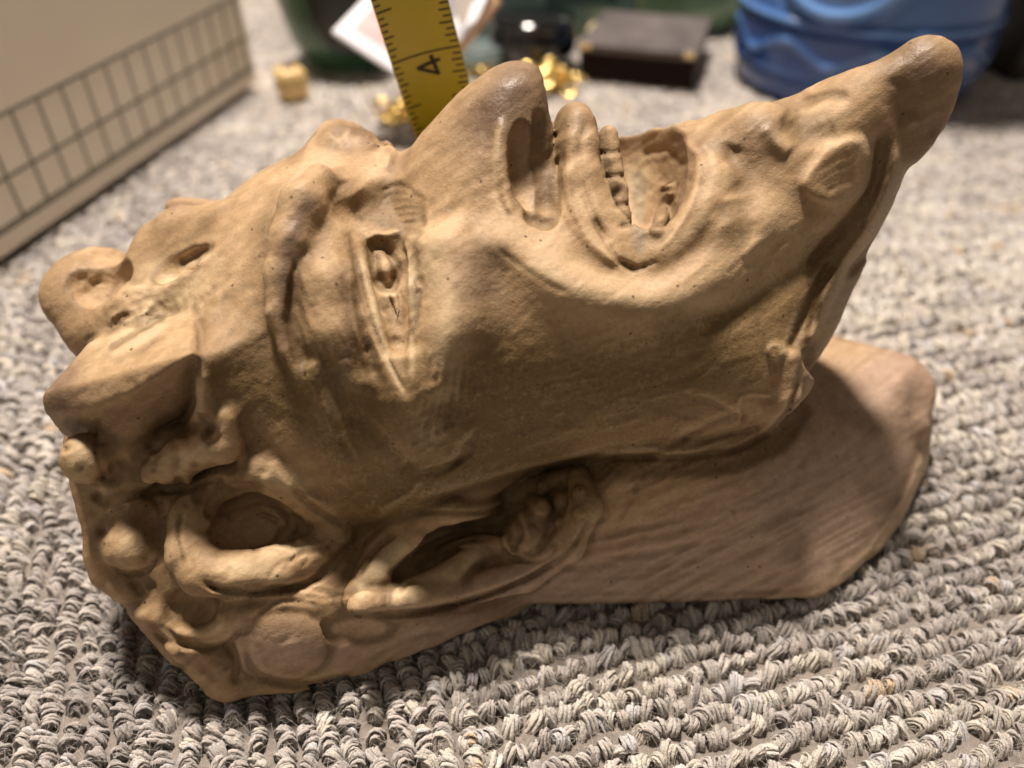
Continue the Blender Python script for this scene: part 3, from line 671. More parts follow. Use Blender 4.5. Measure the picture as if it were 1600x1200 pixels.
def clay_material():
    t = NT('fired_clay', .55); o = t.obj()
    n1 = t.noise(60, 5, .6, o); n2 = t.noise(260, 5, .65, o); n3 = t.noise(1100, 3, .6, o); n4 = t.noise(2600, 2, .6, o)
    mp = t.n('ShaderNodeMapping'); t.l(o, mp.inputs['Vector']); mp.inputs['Rotation'].default_value = (0, .5, .3); mp.inputs['Scale'].default_value = (90, 700, 700)
    ns = t.math('ADD', t.math('MULTIPLY', t.noise(1, 4, .6, mp.outputs[0]), .35), t.math('MULTIPLY', t.attr('streak'), .65))
    base = t.ramp(n2, [(.28, (.335, .210, .106)), (.5, (.425, .280, .148)), (.75, (.50, .347, .196))])
    def w(a, n, k=1.4, off=-.62):      # attribute broken up by noise
        return t.math('MULTIPLY', t.math('ADD', t.attr(a), t.math('MULTIPLY', t.math('ADD', n, -.5), .9), False), t.math('MINIMUM', t.math('MULTIPLY', t.attr(a), 3.0), 1.0), True)
    c = t.mix(w('pink', n1), base, t.ramp(n2, [(.3, (.365, .245, .175)), (.7, (.50, .355, .265))]))
    c = t.mix(w('olive', t.math('ADD', t.math('MULTIPLY', ns, .5), t.math('MULTIPLY', n2, .5))), c, t.ramp(n2, [(.3, (.135, .082, .026)), (.7, (.25, .160, .058))]))
    c = t.mix(t.math('MULTIPLY', t.attr('tipwear_shade'), t.math('ADD', t.math('MULTIPLY', n1, .5), .62), True), c, t.ramp(n2, [(.3, (.11, .066, .044)), (.7, (.19, .120, .082))]))
    c = t.mix(w('cream', n2), c, t.ramp(n3, [(.3, (.50, .365, .205)), (.7, (.66, .51, .315))]))
    c = t.mix(t.math('MULTIPLY', w('grey', n2), .7), c, (.27, .235, .165))
    c = t.mix(t.math('MULTIPLY', t.math('SUBTRACT', .56, ns), 2.6, True), c, t.mix(.5, c, (.12, .075, .035)))
    c = t.mix(t.math('MULTIPLY', t.math('SUBTRACT', ns, .54), 1.6, True), c, (.60, .45, .27))
    c = t.mix(t.math('MULTIPLY', w('crease_shade', n2), .8), c, (.130, .078, .035))  # painted shade of the creases and openings
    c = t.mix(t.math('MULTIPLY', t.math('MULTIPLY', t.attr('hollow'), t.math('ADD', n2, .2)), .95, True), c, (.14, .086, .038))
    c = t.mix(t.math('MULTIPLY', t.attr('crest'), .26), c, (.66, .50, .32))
    # pin holes and speckles
    vor = t.n('ShaderNodeTexVoronoi'); t.l(o, vor.inputs['Vector']); vor.inputs['Scale'].default_value = 330
    spot = t.math('LESS_THAN', vor.outputs['Distance'], .11); pick = t.math('GREATER_THAN', t.n('ShaderNodeSeparateColor').outputs[0], 2)
    sc = t.n('ShaderNodeSeparateColor'); t.l(vor.outputs['Color'], sc.inputs[0]); spot = t.math('MULTIPLY', spot, t.math('GREATER_THAN', sc.outputs[0], .8))
    c = t.mix(t.math('MULTIPLY', spot, .75), c, (.06, .035, .02))
    mot = t.math('MULTIPLY', t.math('SUBTRACT', t.math('ADD', t.math('MULTIPLY', n3, .5), t.math('MULTIPLY', n2, .5)), .50), t.math('ADD', t.math('MULTIPLY', t.attr('olive'), 5.0), 2.2), True)
    c = t.mix(mot, c, t.mix(.62, c, (.075, .045, .02)))
    mot2 = t.math('MULTIPLY', t.math('SUBTRACT', .43, t.math('ADD', t.math('MULTIPLY', n3, .6), t.math('MULTIPLY', n4, .4))), 3.0, True)
    c = t.mix(mot2, c, t.mix(.55, c, (.62, .49, .30)))
    t.col(c)
    h = t.math('ADD', t.math('MULTIPLY', n2, .28), t.math('ADD', t.math('MULTIPLY', n3, .28), t.math('MULTIPLY', n4, .16)))
    h = t.math('SUBTRACT', h, t.math('MULTIPLY', spot, .9)); h = t.math('ADD', h, t.math('MULTIPLY', ns, .22))
    t.l(t.bump(h, .00055, .8), t.b.inputs['Normal'])
    r = t.math('SUBTRACT', .66, t.math('MULTIPLY', t.attr('tipwear_shade'), .20)); r = t.math('ADD', r, t.math('MULTIPLY', t.math('SUBTRACT', n3, .5), .2))
    t.l(r, t.b.inputs['Roughness']); t.b.inputs['Specular IOR Level'].default_value = .4
    return t.m
CLAY = clay_material()

# ---- cut the one continuous surface into its parts (shared borders, shared normals)
fc = V[F].mean(1); fx, fy, ff = project(fc)
fvis = seen[F].mean(1) > .5
def inpoly(P, x, y):
    P = np.array(list(P)+[P[0]], float); r = np.zeros(x.shape, bool)
    for (x0, y0), (x1, y1) in zip(P[:-1], P[1:]):
        r ^= ((y0 > y) != (y1 > y)) & (x < (x1-x0)*(y-y0)/((y1-y0) if y1 != y0 else 1e-6)+x0)
    return r
lab = np.zeros(len(F), int); names = ['face']
def part(name, P, extra=None, vis=True):
    m = inpoly(smooth(list(P)+[P[0]], 3), fx, fy)
    if vis: m &= fvis
    if extra is not None: m &= extra
    names.append(name); lab[m & (lab == 0)] = len(names)-1
part('neck', [(1300, 500), (1500, 520), (1520, 700), (1350, 960), (1290, 970), (780, 990), (930, 850), (935, 760), (1000, 712), (1100, 715), (1180, 700), (1240, 640), (1262, 560)])
TEETH = [[(936, 196), (966, 200), (972, 238), (938, 240)], [(940, 241), (972, 239), (977, 275), (950, 277)], [(952, 279), (978, 276), (985, 319), (964, 322)], [(966, 324), (986, 321), (992, 352), (978, 355)],
         [(1026, 300), (1058, 298), (1050, 328), (1022, 330)], [(1022, 332), (1048, 330), (1042, 352), (1016, 353)], [(1014, 355), (1038, 354), (1030, 376), (1010, 376)]]
for tp in TEETH: part('tooth', tp)
LARGE = ('tooth',)
part('upper_lip', [(876, 165), (900, 155), (938, 165), (955, 230), (965, 320), (990, 400), (960, 400), (900, 330), (876, 260)])
part('lower_lip', [(1050, 195), (1110, 200), (1130, 260), (1110, 340), (1050, 400), (1005, 410), (1055, 340), (1085, 260)])
part('nose', [(650, 205), (760, 90), (850, 80), (875, 180), (872, 320), (835, 362), (780, 345), (690, 320), (620, 260)])
part('eye', [(560, 375), (630, 350), (652, 400), (650, 560), (636, 630), (590, 500)])
part('eyebrow', [(500, 268), (535, 285), (500, 340), (480, 400), (462, 470), (470, 560), (485, 600), (460, 590), (438, 500), (432, 420), (450, 340)])
part('eyebrow', [(490, 250), (530, 180), (610, 175), (640, 225), (610, 260), (540, 240)], vis=False, extra=fc[:, 1] > 172)
part('beard', [(1200, 120), (1420, 40), (1510, 60), (1510, 200), (1400, 420), (1290, 540), (1255, 545), (1290, 440), (1220, 320), (1190, 240)])
part('horn', [(55, 600), (90, 570), (160, 530), (240, 485), (300, 500), (302, 560), (305, 640), (270, 665), (180, 708), (95, 690), (55, 650)])
part('ear', [(540, 930), (570, 860), (640, 790), (780, 760), (900, 725), (940, 770), (900, 860), (820, 910), (690, 955), (560, 962)])
part('curl', [(60, 420), (100, 380), (200, 370), (215, 440), (200, 500), (130, 560), (80, 500)])
part('curl', [(215, 345), (260, 335), (330, 330), (360, 380), (300, 430), (225, 410)], extra=fc[:, 1] < 182)
part('curl', [(240, 300), (300, 300), (370, 295), (370, 325), (300, 332), (240, 335)], vis=False, extra=fc[:, 1] > 178)
part('curl', [(400, 715), (440, 735), (470, 770), (530, 800), (540, 850), (480, 905), (380, 925), (310, 915), (280, 860), (290, 790), (340, 735)])
part('curl', [(85, 680), (130, 690), (165, 730), (158, 765), (110, 760)])
part('curl', [(230, 740), (290, 700), (345, 670), (370, 690), (340, 735), (280, 765)])
part('curl', [(165, 835), (200, 810), (245, 830), (245, 875), (200, 890), (170, 875)])
part('curl', [(225, 960), (300, 930), (370, 930), (390, 960), (340, 1000), (280, 1010)])
part('curl', [(360, 1000), (440, 960), (520, 980), (530, 1030), (440, 1062), (370, 1050)])
BASE = np.array([0.0, 160.0, 0.0])
head = empty('clay_head_sculpture', tuple(BASE*MM))
tag(head, 'tan fired-clay head with open mouth, horn and pointed beard lying face up on the rug', 'sculpture')
def main_piece(li):
    """everything of a part outside its largest connected patch goes back to the face"""
    sel = np.where(lab == li)[0]
    if len(sel) < 12: lab[sel] = 0; return
    u, inv = np.unique(F[sel], return_inverse=True); inv = inv.reshape(-1, 4); c = np.arange(len(u))
    for _ in range(400):
        m = c[inv].min(1); n_ = c.copy(); np.minimum.at(n_, inv.ravel(), np.repeat(m, 4)); n_ = n_[n_]
        if (n_ == c).all(): break
        c = n_
    r = c[inv[:, 0]]; v, k = np.unique(r, return_counts=True); lab[sel[r != v[k.argmax()]]] = 0
for li in range(1, len(names)): main_piece(li)
main_piece(0) if False else None
for li, nm in enumerate(names):
    sel = np.where(lab == li)[0]
    if len(sel) < 12: continue
    f = F[sel]; u, inv = np.unique(f, return_inverse=True)
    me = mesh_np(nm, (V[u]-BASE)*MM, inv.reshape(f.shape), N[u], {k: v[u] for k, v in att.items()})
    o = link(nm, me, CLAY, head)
del D

# ================================================================== RUG
ANG = math.radians(16.5); UX = np.array([math.cos(ANG), math.sin(ANG)]); VX = np.array([-math.sin(ANG), math.cos(ANG)])
RUG0 = G(735, 1150)[:2]; PITCHR, STEP, PILE = 4.9, 2.75, 4.0
def frustum_ok(x, y, m=40):
    P = np.stack([x, y, np.zeros_like(x)], -1); a, b, f = project(P); return (a > -m) & (a < 1600+m) & (b > -m) & (b < 1200+m) & (y > 12)
def strands(ns, seg, sides, rad, spread, rng, fat=1.0):
    """one pile loop: ns strands of yarn arching together"""
    Vs, Fs, own = [], [], []; n0 = 0
    for s in range(ns):
        ph = 2.4*s+rng.uniform(-.3, .3); tw = rng.uniform(-.5, .5); w = 1.1*fat*rng.uniform(.85, 1.15); h = PILE*rng.uniform(.93, 1.03)
        th = np.linspace(-.12, math.pi+.12, seg+1); cx = w*np.cos(th)*1.0; cz = -PILE-.6+h*np.sin(np.clip(th, 0, math.pi))**.62
        off = (spread*math.sqrt((s+.6)/ns) if ns > 6 else spread) if ns > 1 else 0
        a = ph+tw*th; ox = off*np.cos(a); oy = off*np.sin(a)
        c = np.stack([cx+ox*np.cos(th)*1.0, oy+0*th, cz+ox*np.sin(th)*.9], 1)
        T = np.gradient(c, axis=0); T /= np.linalg.norm(T, axis=1, keepdims=True); B = np.array([0, 1., 0]); Nn = np.cross(T, B); Nn /= np.linalg.norm(Nn, axis=1, keepdims=True); Bn = np.cross(T, Nn)
        q = np.arange(sides)*2*math.pi/sides; r = rad*rng.uniform(.85, 1.15)*(1+.12*np.sin(th*5+ph))[:, None, None]
        c = c+rng.normal(0, .06, c.shape); ring = c[:, None]+r*(np.cos(q)[None, :, None]*Nn[:, None]+np.sin(q)[None, :, None]*Bn[:, None])
        Vs.append(ring.reshape(-1, 3)); i = np.arange(seg)[:, None]; j = np.arange(sides)[None]; jn = (j+1) % sides
        f = np.stack([i*sides+j+0*i, i*sides+jn, (i+1)*sides+jn, (i+1)*sides+j], -1).reshape(-1, 4)+n0; Fs.append(f); own += [s]*len(Vs[-1]); n0 += len(Vs[-1])
    return np.concatenate(Vs), np.concatenate(Fs), np.array(own)
PAL = np.array([(.73, .655, .585), (.52, .46, .42), (.84, .755, .63), (.78, .75, .75), (.64, .57, .51), (.76, .57, .37), (.42, .37, .34), (.90, .83, .735)])
def lay_rug():
    rng = np.random.default_rng(11); nu = int(1500/STEP); nv = int(1500/PITCHR)
    cells = []
    for blk in (0, 1):           # 0: rows along UX (right of the seam), 1: rows along VX
        A, B = (UX, VX) if blk == 0 else (VX, UX)
        ia, ib = np.meshgrid(np.arange(-420, 560), np.arange(-250, 250), indexing='ij')
        a = ia*STEP+rng.uniform(-.7, .7, ia.shape)+(ib % 2)*STEP*.5; b = ib*PITCHR+rng.uniform(-.3, .3, ia.shape)+.6*np.sin(ia*.31+ib*1.7)
        x = RUG0[0]+a*A[0]+b*B[0]; y = RUG0[1]+a*A[1]+b*B[1]
        uu = (x-RUG0[0])*UX[0]+(y-RUG0[1])*UX[1]; vv = (x-RUG0[0])*VX[0]+(y-RUG0[1])*VX[1]
        under = (x > -78) & (x < 96) & (y > 128) & (y < 205)
        chk = ((uu > 0) ^ (vv > 330)); near_seam = (np.abs(uu) < 1.6)
        ok = frustum_ok(x, y, 300) & ~under & ((chk if blk == 0 else ~chk) | near_seam) & (y < 900)
        cells.append(np.stack([x[ok], y[ok], np.full(ok.sum(), math.atan2(A[1], A[0])), ib[ok]+1000*blk, ia[ok]], 1))
    c = np.concatenate(cells)
    protos = {0: [strands(18, 6, 3, .37, 1.18, rng) for _ in range(12)], 1: [strands(3, 5, 3, 1.02, .85, rng) for _ in range(6)], 2: [strands(1, 3, 3, 1.95, 0, rng) for _ in range(3)]}
    dist = np.hypot(c[:, 0], c[:, 1]); lod = np.where(dist < 215, 0, np.where(dist < 330, 1, 2)); lod = np.where((lod == 0) & ~frustum_ok(c[:, 0], c[:, 1], 60), 1, lod)
    row = c[:, 3]*7.31; al = c[:, 4]
    tone = fbm(al*.11+row, row*.37, 5, 3)*.75+fbm(c[:, 0]*.012+9, c[:, 1]*.012+4, 8, 2)*.45+rng.normal(0, .07, len(c))
    pi = np.select([tone < .44, tone < .53, tone < .62, tone < .70, tone < .78], [6, 1, 4, 0, 2], 7)
    rr = rng.random(len(c)); pi = np.where(rr < .035, 3, pi); tan = (fbm(al*.2+row*3, row, 15, 2) > .80) & (rr > .4); pi = np.where(tan, 5, pi)
    AV, AF, AC, n0 = [], [], [], 0
    for L, ps in protos.items():
        for k, (pv, pf, own) in enumerate(ps):
            ids = np.where((lod == L) & (np.arange(len(c)) % len(ps) == k))[0]
            if not len(ids): continue
            m = len(ids); yaw = c[ids, 2]+math.pi/2+rng.normal(0, .48, m)-.25; sc = rng.uniform(.9, 1.14, m); lean = rng.normal(0, .18, (m, 2)); dz = rng.normal(-.2, .4, m)-.5*np.clip(fbm(c[ids, 0]*.05, c[ids, 1]*.05, 44, 2)-.5, 0, 1)*3
            p = pv[None]*np.stack([sc, sc*rng.uniform(1.0, 1.3, m), np.ones(m)], 1)[:, None]
            x = p[..., 0]*np.cos(yaw)[:, None]-p[..., 1]*np.sin(yaw)[:, None]; y = p[..., 0]*np.sin(yaw)[:, None]+p[..., 1]*np.cos(yaw)[:, None]
            z = p[..., 2]; up = z+PILE; x = x+lean[:, :1]*up+c[ids, 0][:, None]; y = y+lean[:, 1:]*up+c[ids, 1][:, None]; z = z+dz[:, None]
            AV.append(np.stack([x, y, z], -1).reshape(-1, 3)); nv_ = len(pv)
            AF.append((pf[None]+(n0+np.arange(m)*nv_)[:, None, None]).reshape(-1, 4)); n0 += m*nv_
            col = PAL[pi[ids]]; sv = rng.normal(1, .07, (m, own.max()+1, 1)); alt = PAL[np.where(rng.random((m, own.max()+1)) < .15, rng.integers(0, 5, (m, own.max()+1)), pi[ids][:, None])]
            cc = (alt*sv)[:, own]; AC.append(np.concatenate([cc, np.ones(cc.shape[:2]+(1,))], -1).reshape(-1, 4))
    me = mesh_np('carpet_pile', np.concatenate(AV)*MM, np.concatenate(AF), None, {'yarn': np.clip(np.concatenate(AC), 0, 1)})
    t = NT('yarn', .85); o = t.obj(); f = t.noise(2200, 4, .7, o); f2 = t.noise(700, 3, .6, o)
    cc = t.mix(.75, t.attr('yarn', 'Color'), t.ramp(f, [(.25, (.62, .61, .60)), (.6, (1, 1, 1)), (.8, (1.2, 1.19, 1.17))]), 'MULTIPLY'); t.col(cc)
    t.l(t.bump(t.math('ADD', f, t.math('MULTIPLY', f2, .6)), .0009, .9), t.b.inputs['Normal'])
    t.b.inputs['Sheen Weight'].default_value = .7; t.b.inputs['Sheen Roughness'].default_value = .4; t.b.inputs['Specular IOR Level'].default_value = .25
    tag(link('carpet_pile', me, t.m), kind='stuff', label='looped grey, beige and cream wool pile in ribbed rows')
    # loose fibres sticking out of the nearer loops
    near = np.where((dist < 200) & frustum_ok(c[:, 0], c[:, 1]))[0]; pick = rng.choice(near, 9000); Vh, Fh = [], []
    for q, i in enumerate(pick):
        p = np.array([c[i, 0]+rng.uniform(-2, 2), c[i, 1]+rng.uniform(-2, 2), -1.0+rng.uniform(-.6, .6)]); d = rng.normal(0, 1, 3); d[2] = abs(d[2])*.5; d /= np.linalg.norm(d); b = rng.normal(0, .6, 3)
        L = rng.uniform(1.5, 4.5); w = .032
        ts = np.linspace(0, 1, 4); P = p+np.outer(ts, d)*L+np.outer(ts**2, b)*L*.6; P[:, 2] = np.minimum(P[:, 2], .9)
        side = np.cross(d, (0, 0, 1)); side = side/(np.linalg.norm(side)+1e-6)*w; up = np.array([0, 0, w])
        ringv = np.stack([P+side, P+up, P-side], 1).reshape(-1, 3); Vh.append(ringv)
        for s in range(3):
            for e in range(3): Fh.append((12*q+3*s+e, 12*q+3*s+(e+1) % 3, 12*q+3*s+3+(e+1) % 3, 12*q+3*s+3+e))
    me = mesh_np('loose_fibres', np.concatenate(Vh)*MM, np.array(Fh)); tag(link('loose_fibres', me, simple('fibre', (.62, .58, .52), .6)), kind='stuff', label='fine loose wool fibres standing out of the pile')
lay_rug()
bm = bmesh.new()
for p in ((-1.5, -.3), (1.5, -.3), (1.5, 2.2), (-1.5, 2.2)): bm.verts.new((p[0], p[1], -.0036))
bm.faces.new(bm.verts); me = bpy.data.meshes.new('carpet'); bm.to_mesh(me); bm.free()
tag(link('carpet', me, simple('backing', (.22, .19, .165), .95, scale=300, bump=.001)), kind='structure', label='woven backing of the rug under its pile')

# ================================================================== THINGS ROUND THE HEAD
def bm_obj(name, bm, mat, parent=None, smooth_=False, bevel=0.0, seg=2):
    if bevel:
        bmesh.ops.bevel(bm, geom=[e for e in bm.edges if len(e.link_faces) == 2 and e.calc_face_angle(0) > .5], offset=bevel, segments=seg, affect='EDGES', profile=.6)
    bmesh.ops.recalc_face_normals(bm, faces=bm.faces)
    me = bpy.data.meshes.new(name); bm.to_mesh(me); bm.free()
    if smooth_: me.polygons.foreach_set('use_smooth', [True]*len(me.polygons))
    return link(name, me, mat, parent)
def box_bm(cx, cy, cz, sx, sy, sz):
    bm = bmesh.new(); bmesh.ops.create_cube(bm, size=1.0); bmesh.ops.scale(bm, vec=(sx, sy, sz), verts=bm.verts); bmesh.ops.translate(bm, vec=(cx, cy, cz), verts=bm.verts); return bm
def quad_prism(pts, th):
    """flat piece: corner points (metres) and thickness"""
    bm = bmesh.new(); P = [Vector(p) for p in pts]; n = (P[1]-P[0]).cross(P[-1]-P[0]).normalized()*th
    a = [bm.verts.new(p) for p in P]; b = [bm.verts.new(p+n) for p in P]; bm.faces.new(a[::-1]); bm.faces.new(b); k = len(P)
    for i in range(k): bm.faces.new((a[i], a[(i+1) % k], b[(i+1) % k], b[i]))
    return bm
def lathe(prof, seg=64):
    bm = bmesh.new(); rings = []
    for r, z in prof: rings.append([bm.verts.new((r*math.cos(2*math.pi*i/seg), r*math.sin(2*math.pi*i/seg), z)) for i in range(seg)])
    for a, b in zip(rings[:-1], rings[1:]):
        for i in range(seg): bm.faces.new((a[i], a[(i+1) % seg], b[(i+1) % seg], b[i]))
    bm.faces.new(rings[0][::-1]); bm.faces.new(rings[-1]); return bm
def g3(px_, py_, z=0.0): return Vector(G(px_, py_, z)*MM)
def w3(px_, py_, Y): return Vector(W(px_, py_, Y)*MM)

# --- large beige box with a printed grid, left
p0, p1 = g3(0, 418), g3(405, 134); dirb = (p1-p0).normalized(); nb = Vector((dirb.y, -dirb.x, 0)); far = p1.copy(); near = p0-dirb*.10
Lb = (far-near).length; Hb = .19; Wb = .16
bx = empty('cardboard_box', tuple(far), math.atan2(-dirb.y, -dirb.x))      # local +x runs to the camera end, local -y... faces the head
tag(bx, 'large matte beige box with a green-grey printed grid, standing at the left edge', 'box')
loc = lambda p: bx.matrix_world.inverted() @ p
bpy.context.view_layer.update()
sgn = 1.0 if (Matrix.Rotation(-bx.rotation_euler.z, 3, 'Z') @ nb).y > 0 else -1.0
beige = NT('box_paper', .5); o_ = beige.obj(); fb = beige.noise(18, 5, .6, o_); fb2 = beige.noise(900, 2, .5, o_)
beige.col(beige.ramp(beige.math('ADD', beige.math('MULTIPLY', fb, .8), beige.math('MULTIPLY', fb2, .2)), [(.3, (.78, .69, .57)), (.7, (.84, .75, .62))])); beige.l(beige.bump(fb2, .0002), beige.b.inputs['Normal'])
bm_obj('box_body', box_bm(Lb/2, -sgn*Wb/2, .002+Hb/2, Lb, Wb, Hb), beige.m, bx, bevel=.003, seg=3)
ink = simple('grid_ink', (.19, .175, .13), .6)
def on_face(px_, py_):          # photo position -> (distance from far corner, height) on the box face
    d = Vector(ray(px_, py_)); c = Vector((0, 0, CAMH*MM)); t = (far-c).dot(nb)/d.dot(nb); q = c+d*t; return (far-q).dot(dirb), q.z
hts = [np.mean([on_face(*a)[1], on_face(*b)[1]]) for a, b in (((0, 368), (340, 142)), ((0, 275), (340, 90)), ((0, 171), (340, 17)))]
def strip(x0, x1, z0, z1, nm): bm_obj(nm, box_bm((x0+x1)/2, sgn*.00015, (z0+z1)/2, abs(x1-x0), .0003, abs(z1-z0)), ink, bx)
for h_ in hts: strip(.004, Lb-.004, h_-.0007, h_+.0007, 'grid_line')
xA = on_face(27, 262)[0]; xB = on_face(268, 118)[0]
n_v = 8; stp = (xA-xB)/7.6
x = .0075
while x < Lb-.004:
    strip(x-.0006, x+.0006, hts[0], hts[2]+.0, 'grid_line'); x += stp*1.0
strip(.0, Lb, .0125, .0135, 'box_edge_fold')

# --- wooden bead
c = g3(459, 152); bd = empty('wooden_bead', tuple(c)); tag(bd, 'small pale yellow wooden bead lying alone on the rug between box and tape', 'bead')
bm = bmesh.new(); bmesh.ops.create_cube(bm, size=.0175); bmesh.ops.rotate(bm, matrix=Matrix.Rotation(.5, 3, 'Z'), verts=bm.verts); bmesh.ops.translate(bm, vec=(0, 0, .0088), verts=bm.verts)
bm_obj('bead_body', bm, simple('boxwood', (.62, .44, .19), .4, scale=90), bd, True, .005, 3)
bm = lathe([(.0035, 0), (.0035, .0006)], 20); bmesh.ops.translate(bm, vec=(0, 0, .0174), verts=bm.verts); bm_obj('bead_hole', bm, simple('bead_dark', (.10, .06, .03), .7), bd)

# --- measuring tape blade
tp = empty('tape_measure'); tag(tp, 'yellow steel tape measure blade standing upright behind the nose, marked 4', 'tape measure')
ctr = Vector((CAMP+ray(665, 86)*200.0)*MM); up_ = (Vector((-.215, -.09, 1))).normalized(); rt = Vector((1, .12, 0)); rt = (rt-up_*rt.dot(up_)).normalized(); fr = up_.cross(rt)
if fr.y > 0: fr = -fr
HW = .0093; BOW = .0016
def bl(s, h, d=0.0):     # s across -1..1, h metres from the 4 mark
    return ctr+rt*(s*HW)+up_*h+fr*(BOW*(s*s-1)*-1*-1+d)
def bl_obj(name, cells, mat, d, parent=tp, th=.00012):
    """cells: list of (s,h) polylines with width, laid on the curved blade"""
    bm = bmesh.new()
    for quad in cells:
        a = [bm.verts.new(bl(s, h, d)) for s, h in quad]; b = [bm.verts.new(bl(s, h, d-th)) for s, h in quad]; k = len(a)
        bm.faces.new(a); bm.faces.new(b[::-1])
        for i in range(k): bm.faces.new((a[i], b[i], b[(i+1) % k], a[(i+1) % k]))
    return bm_obj(name, bm, mat, parent)
h0, h1 = -ctr.z/up_.z+.0, .030
ys = simple('tape_yellow', (.43, .36, .022), .33, var=.06, scale=60, coat=.3)
bm = bmesh.new(); rows = []
for i in range(41):
    h = h0+(h1-h0)*i/40; rows.append([bm.verts.new(bl(s, h, 0)) for s in np.linspace(-1, 1, 13)]+[bm.verts.new(bl(s, h, -.00018)) for s in np.linspace(1, -1, 13)])
for a, b in zip(rows[:-1], rows[1:]):
    for i in range(26): bm.faces.new((a[i], a[(i+1) % 26], b[(i+1) % 26], b[i]))
bm.faces.new(rows[0]); bm.faces.new(rows[-1][::-1]); bm_obj('blade', bm, ys, tp, True)
black = simple('tape_ink', (.012, .011, .008), .5)
IN = .0254
def rect(s0, s1, h, w=.00042): 
    m = 5 if abs(s1-s0) > .8 else 2; ss = np.linspace(s0, s1, m); return [[(a, h-w/2), (b, h-w/2), (b, h+w/2), (a, h+w/2)] for a, b in zip(ss[:-1], ss[1:])]
for k in range(-52, 19):
    h = k*IN/16
    if h < h0+.001: continue
    L = .20 if k % 2 else .27
    if k % 8 == 0: L = .50
    elif k % 4 == 0: L = .32
    if k % 16 == 0: bl_obj('inch_line', rect(-.97, .97, h, .0004), black, .00008)
    else:
        bl_obj('tick_mark', rect(-.97, -.97+L*.85, h), black, .00008)
        bl_obj('tick_mark', rect(.97-L*1.15, .97, h), black, .00008)
def seg2(a, b, w): 
    a = np.array(a); b = np.array(b); d = b-a; d = d/np.linalg.norm(d); n = np.array([-d[1], d[0]])*w/2; a = a-d*w*.3; b = b+d*w*.3
    return [tuple(((p[0])/HW, p[1])) for p in (a-n, b-n, b+n, a+n)]
def numeral4(hc):      # the figure reads along the blade, its top to the left
    A = (-.0030, hc+.0012); 
    return [seg2((-.0030, hc+.0003), (.0030, hc+.0012), .0009), seg2((.0012, hc+.0024), (.0018, hc-.0024), .0011), seg2((-.0030, hc+.0002), (.0017, hc-.0023), .0009)]
bl_obj('numeral', numeral4(-.0036), black, .00009)
bl_obj('numeral', [seg2((-.003, IN-.002), (-.003, IN-.006), .0009), seg2((-.003, IN-.002), (-.0005, IN-.002), .0009), seg2((-.0005, IN-.002), (-.0005, IN-.0055), .0009), seg2((-.0005, IN-.0058), (.003, IN-.0055), .0009), seg2((.003, IN-.0055), (.003, IN-.002), .0009)], black, .00009)

# --- gold clutter
gold = simple('gold', (.86, .64, .25), .28, 1.0, .1, 120)
gold2 = simple('pale_gold', (.80, .62, .33), .35, .85, .1, 120)
def trinket(name, label, cat, cx, cy, spread, n, r, seed, mat=gold, squash=.55):
    c = g3(cx, cy); e = empty(name, tuple(c)); tag(e, label, cat, 'gold chain heaps on the rug'); rg = random.Random(seed)
    for k in range(n):
        a = rg.uniform(0, 6.28); d = rg.uniform(.1, 1)*spread; bm = bmesh.new()
        R_, rr = r*rg.uniform(.7, 1.2), r*.3; sg, sd = 14, 6; vs = []
        for i in range(sg):
            t_ = 2*math.pi*i/sg; vs.append([bm.verts.new(((R_+rr*math.cos(2*math.pi*j/sd))*math.cos(t_)*1.35, (R_+rr*math.cos(2*math.pi*j/sd))*math.sin(t_), rr*math.sin(2*math.pi*j/sd))) for j in range(sd)])
        for i in range(sg):
            for j in range(sd): bm.faces.new((vs[i][j], vs[(i+1) % sg][j], vs[(i+1) % sg][(j+1) % sd], vs[i][(j+1) % sd]))
        bmesh.ops.rotate(bm, matrix=Matrix.Rotation(rg.uniform(-1.3, 1.3), 3, 'X') @ Matrix.Rotation(rg.uniform(0, 3.1), 3, 'Z'), verts=bm.verts)
        bmesh.ops.translate(bm, vec=(d*math.cos(a), d*math.sin(a)*.8, R_*squash+rg.uniform(0, spread*.5)), verts=bm.verts)
        bm_obj('link', bm, mat, e, True)
    return e
trinket('gold_chain', 'heap of gold chain links on the rug right behind the nose tip', 'chain', 862, 138, .017, 22, .0045, 3)
trinket('gold_chain', 'smaller gold chain heap left of the yellow tape blade', 'chain', 622, 188, .011, 16, .004, 5)
trinket('gold_chain', 'few gold links low between tape blade and nose', 'chain', 745, 118, .012, 8, .0035, 8)
def ellbm(c, r, rot=None, u=24, v=14):
    bm = bmesh.new(); bmesh.ops.create_uvsphere(bm, u_segments=u, v_segments=v, radius=1); bmesh.ops.scale(bm, vec=r, verts=bm.verts)
    if rot: bmesh.ops.rotate(bm, matrix=rot, verts=bm.verts)
    bmesh.ops.translate(bm, vec=c, verts=bm.verts); return bm

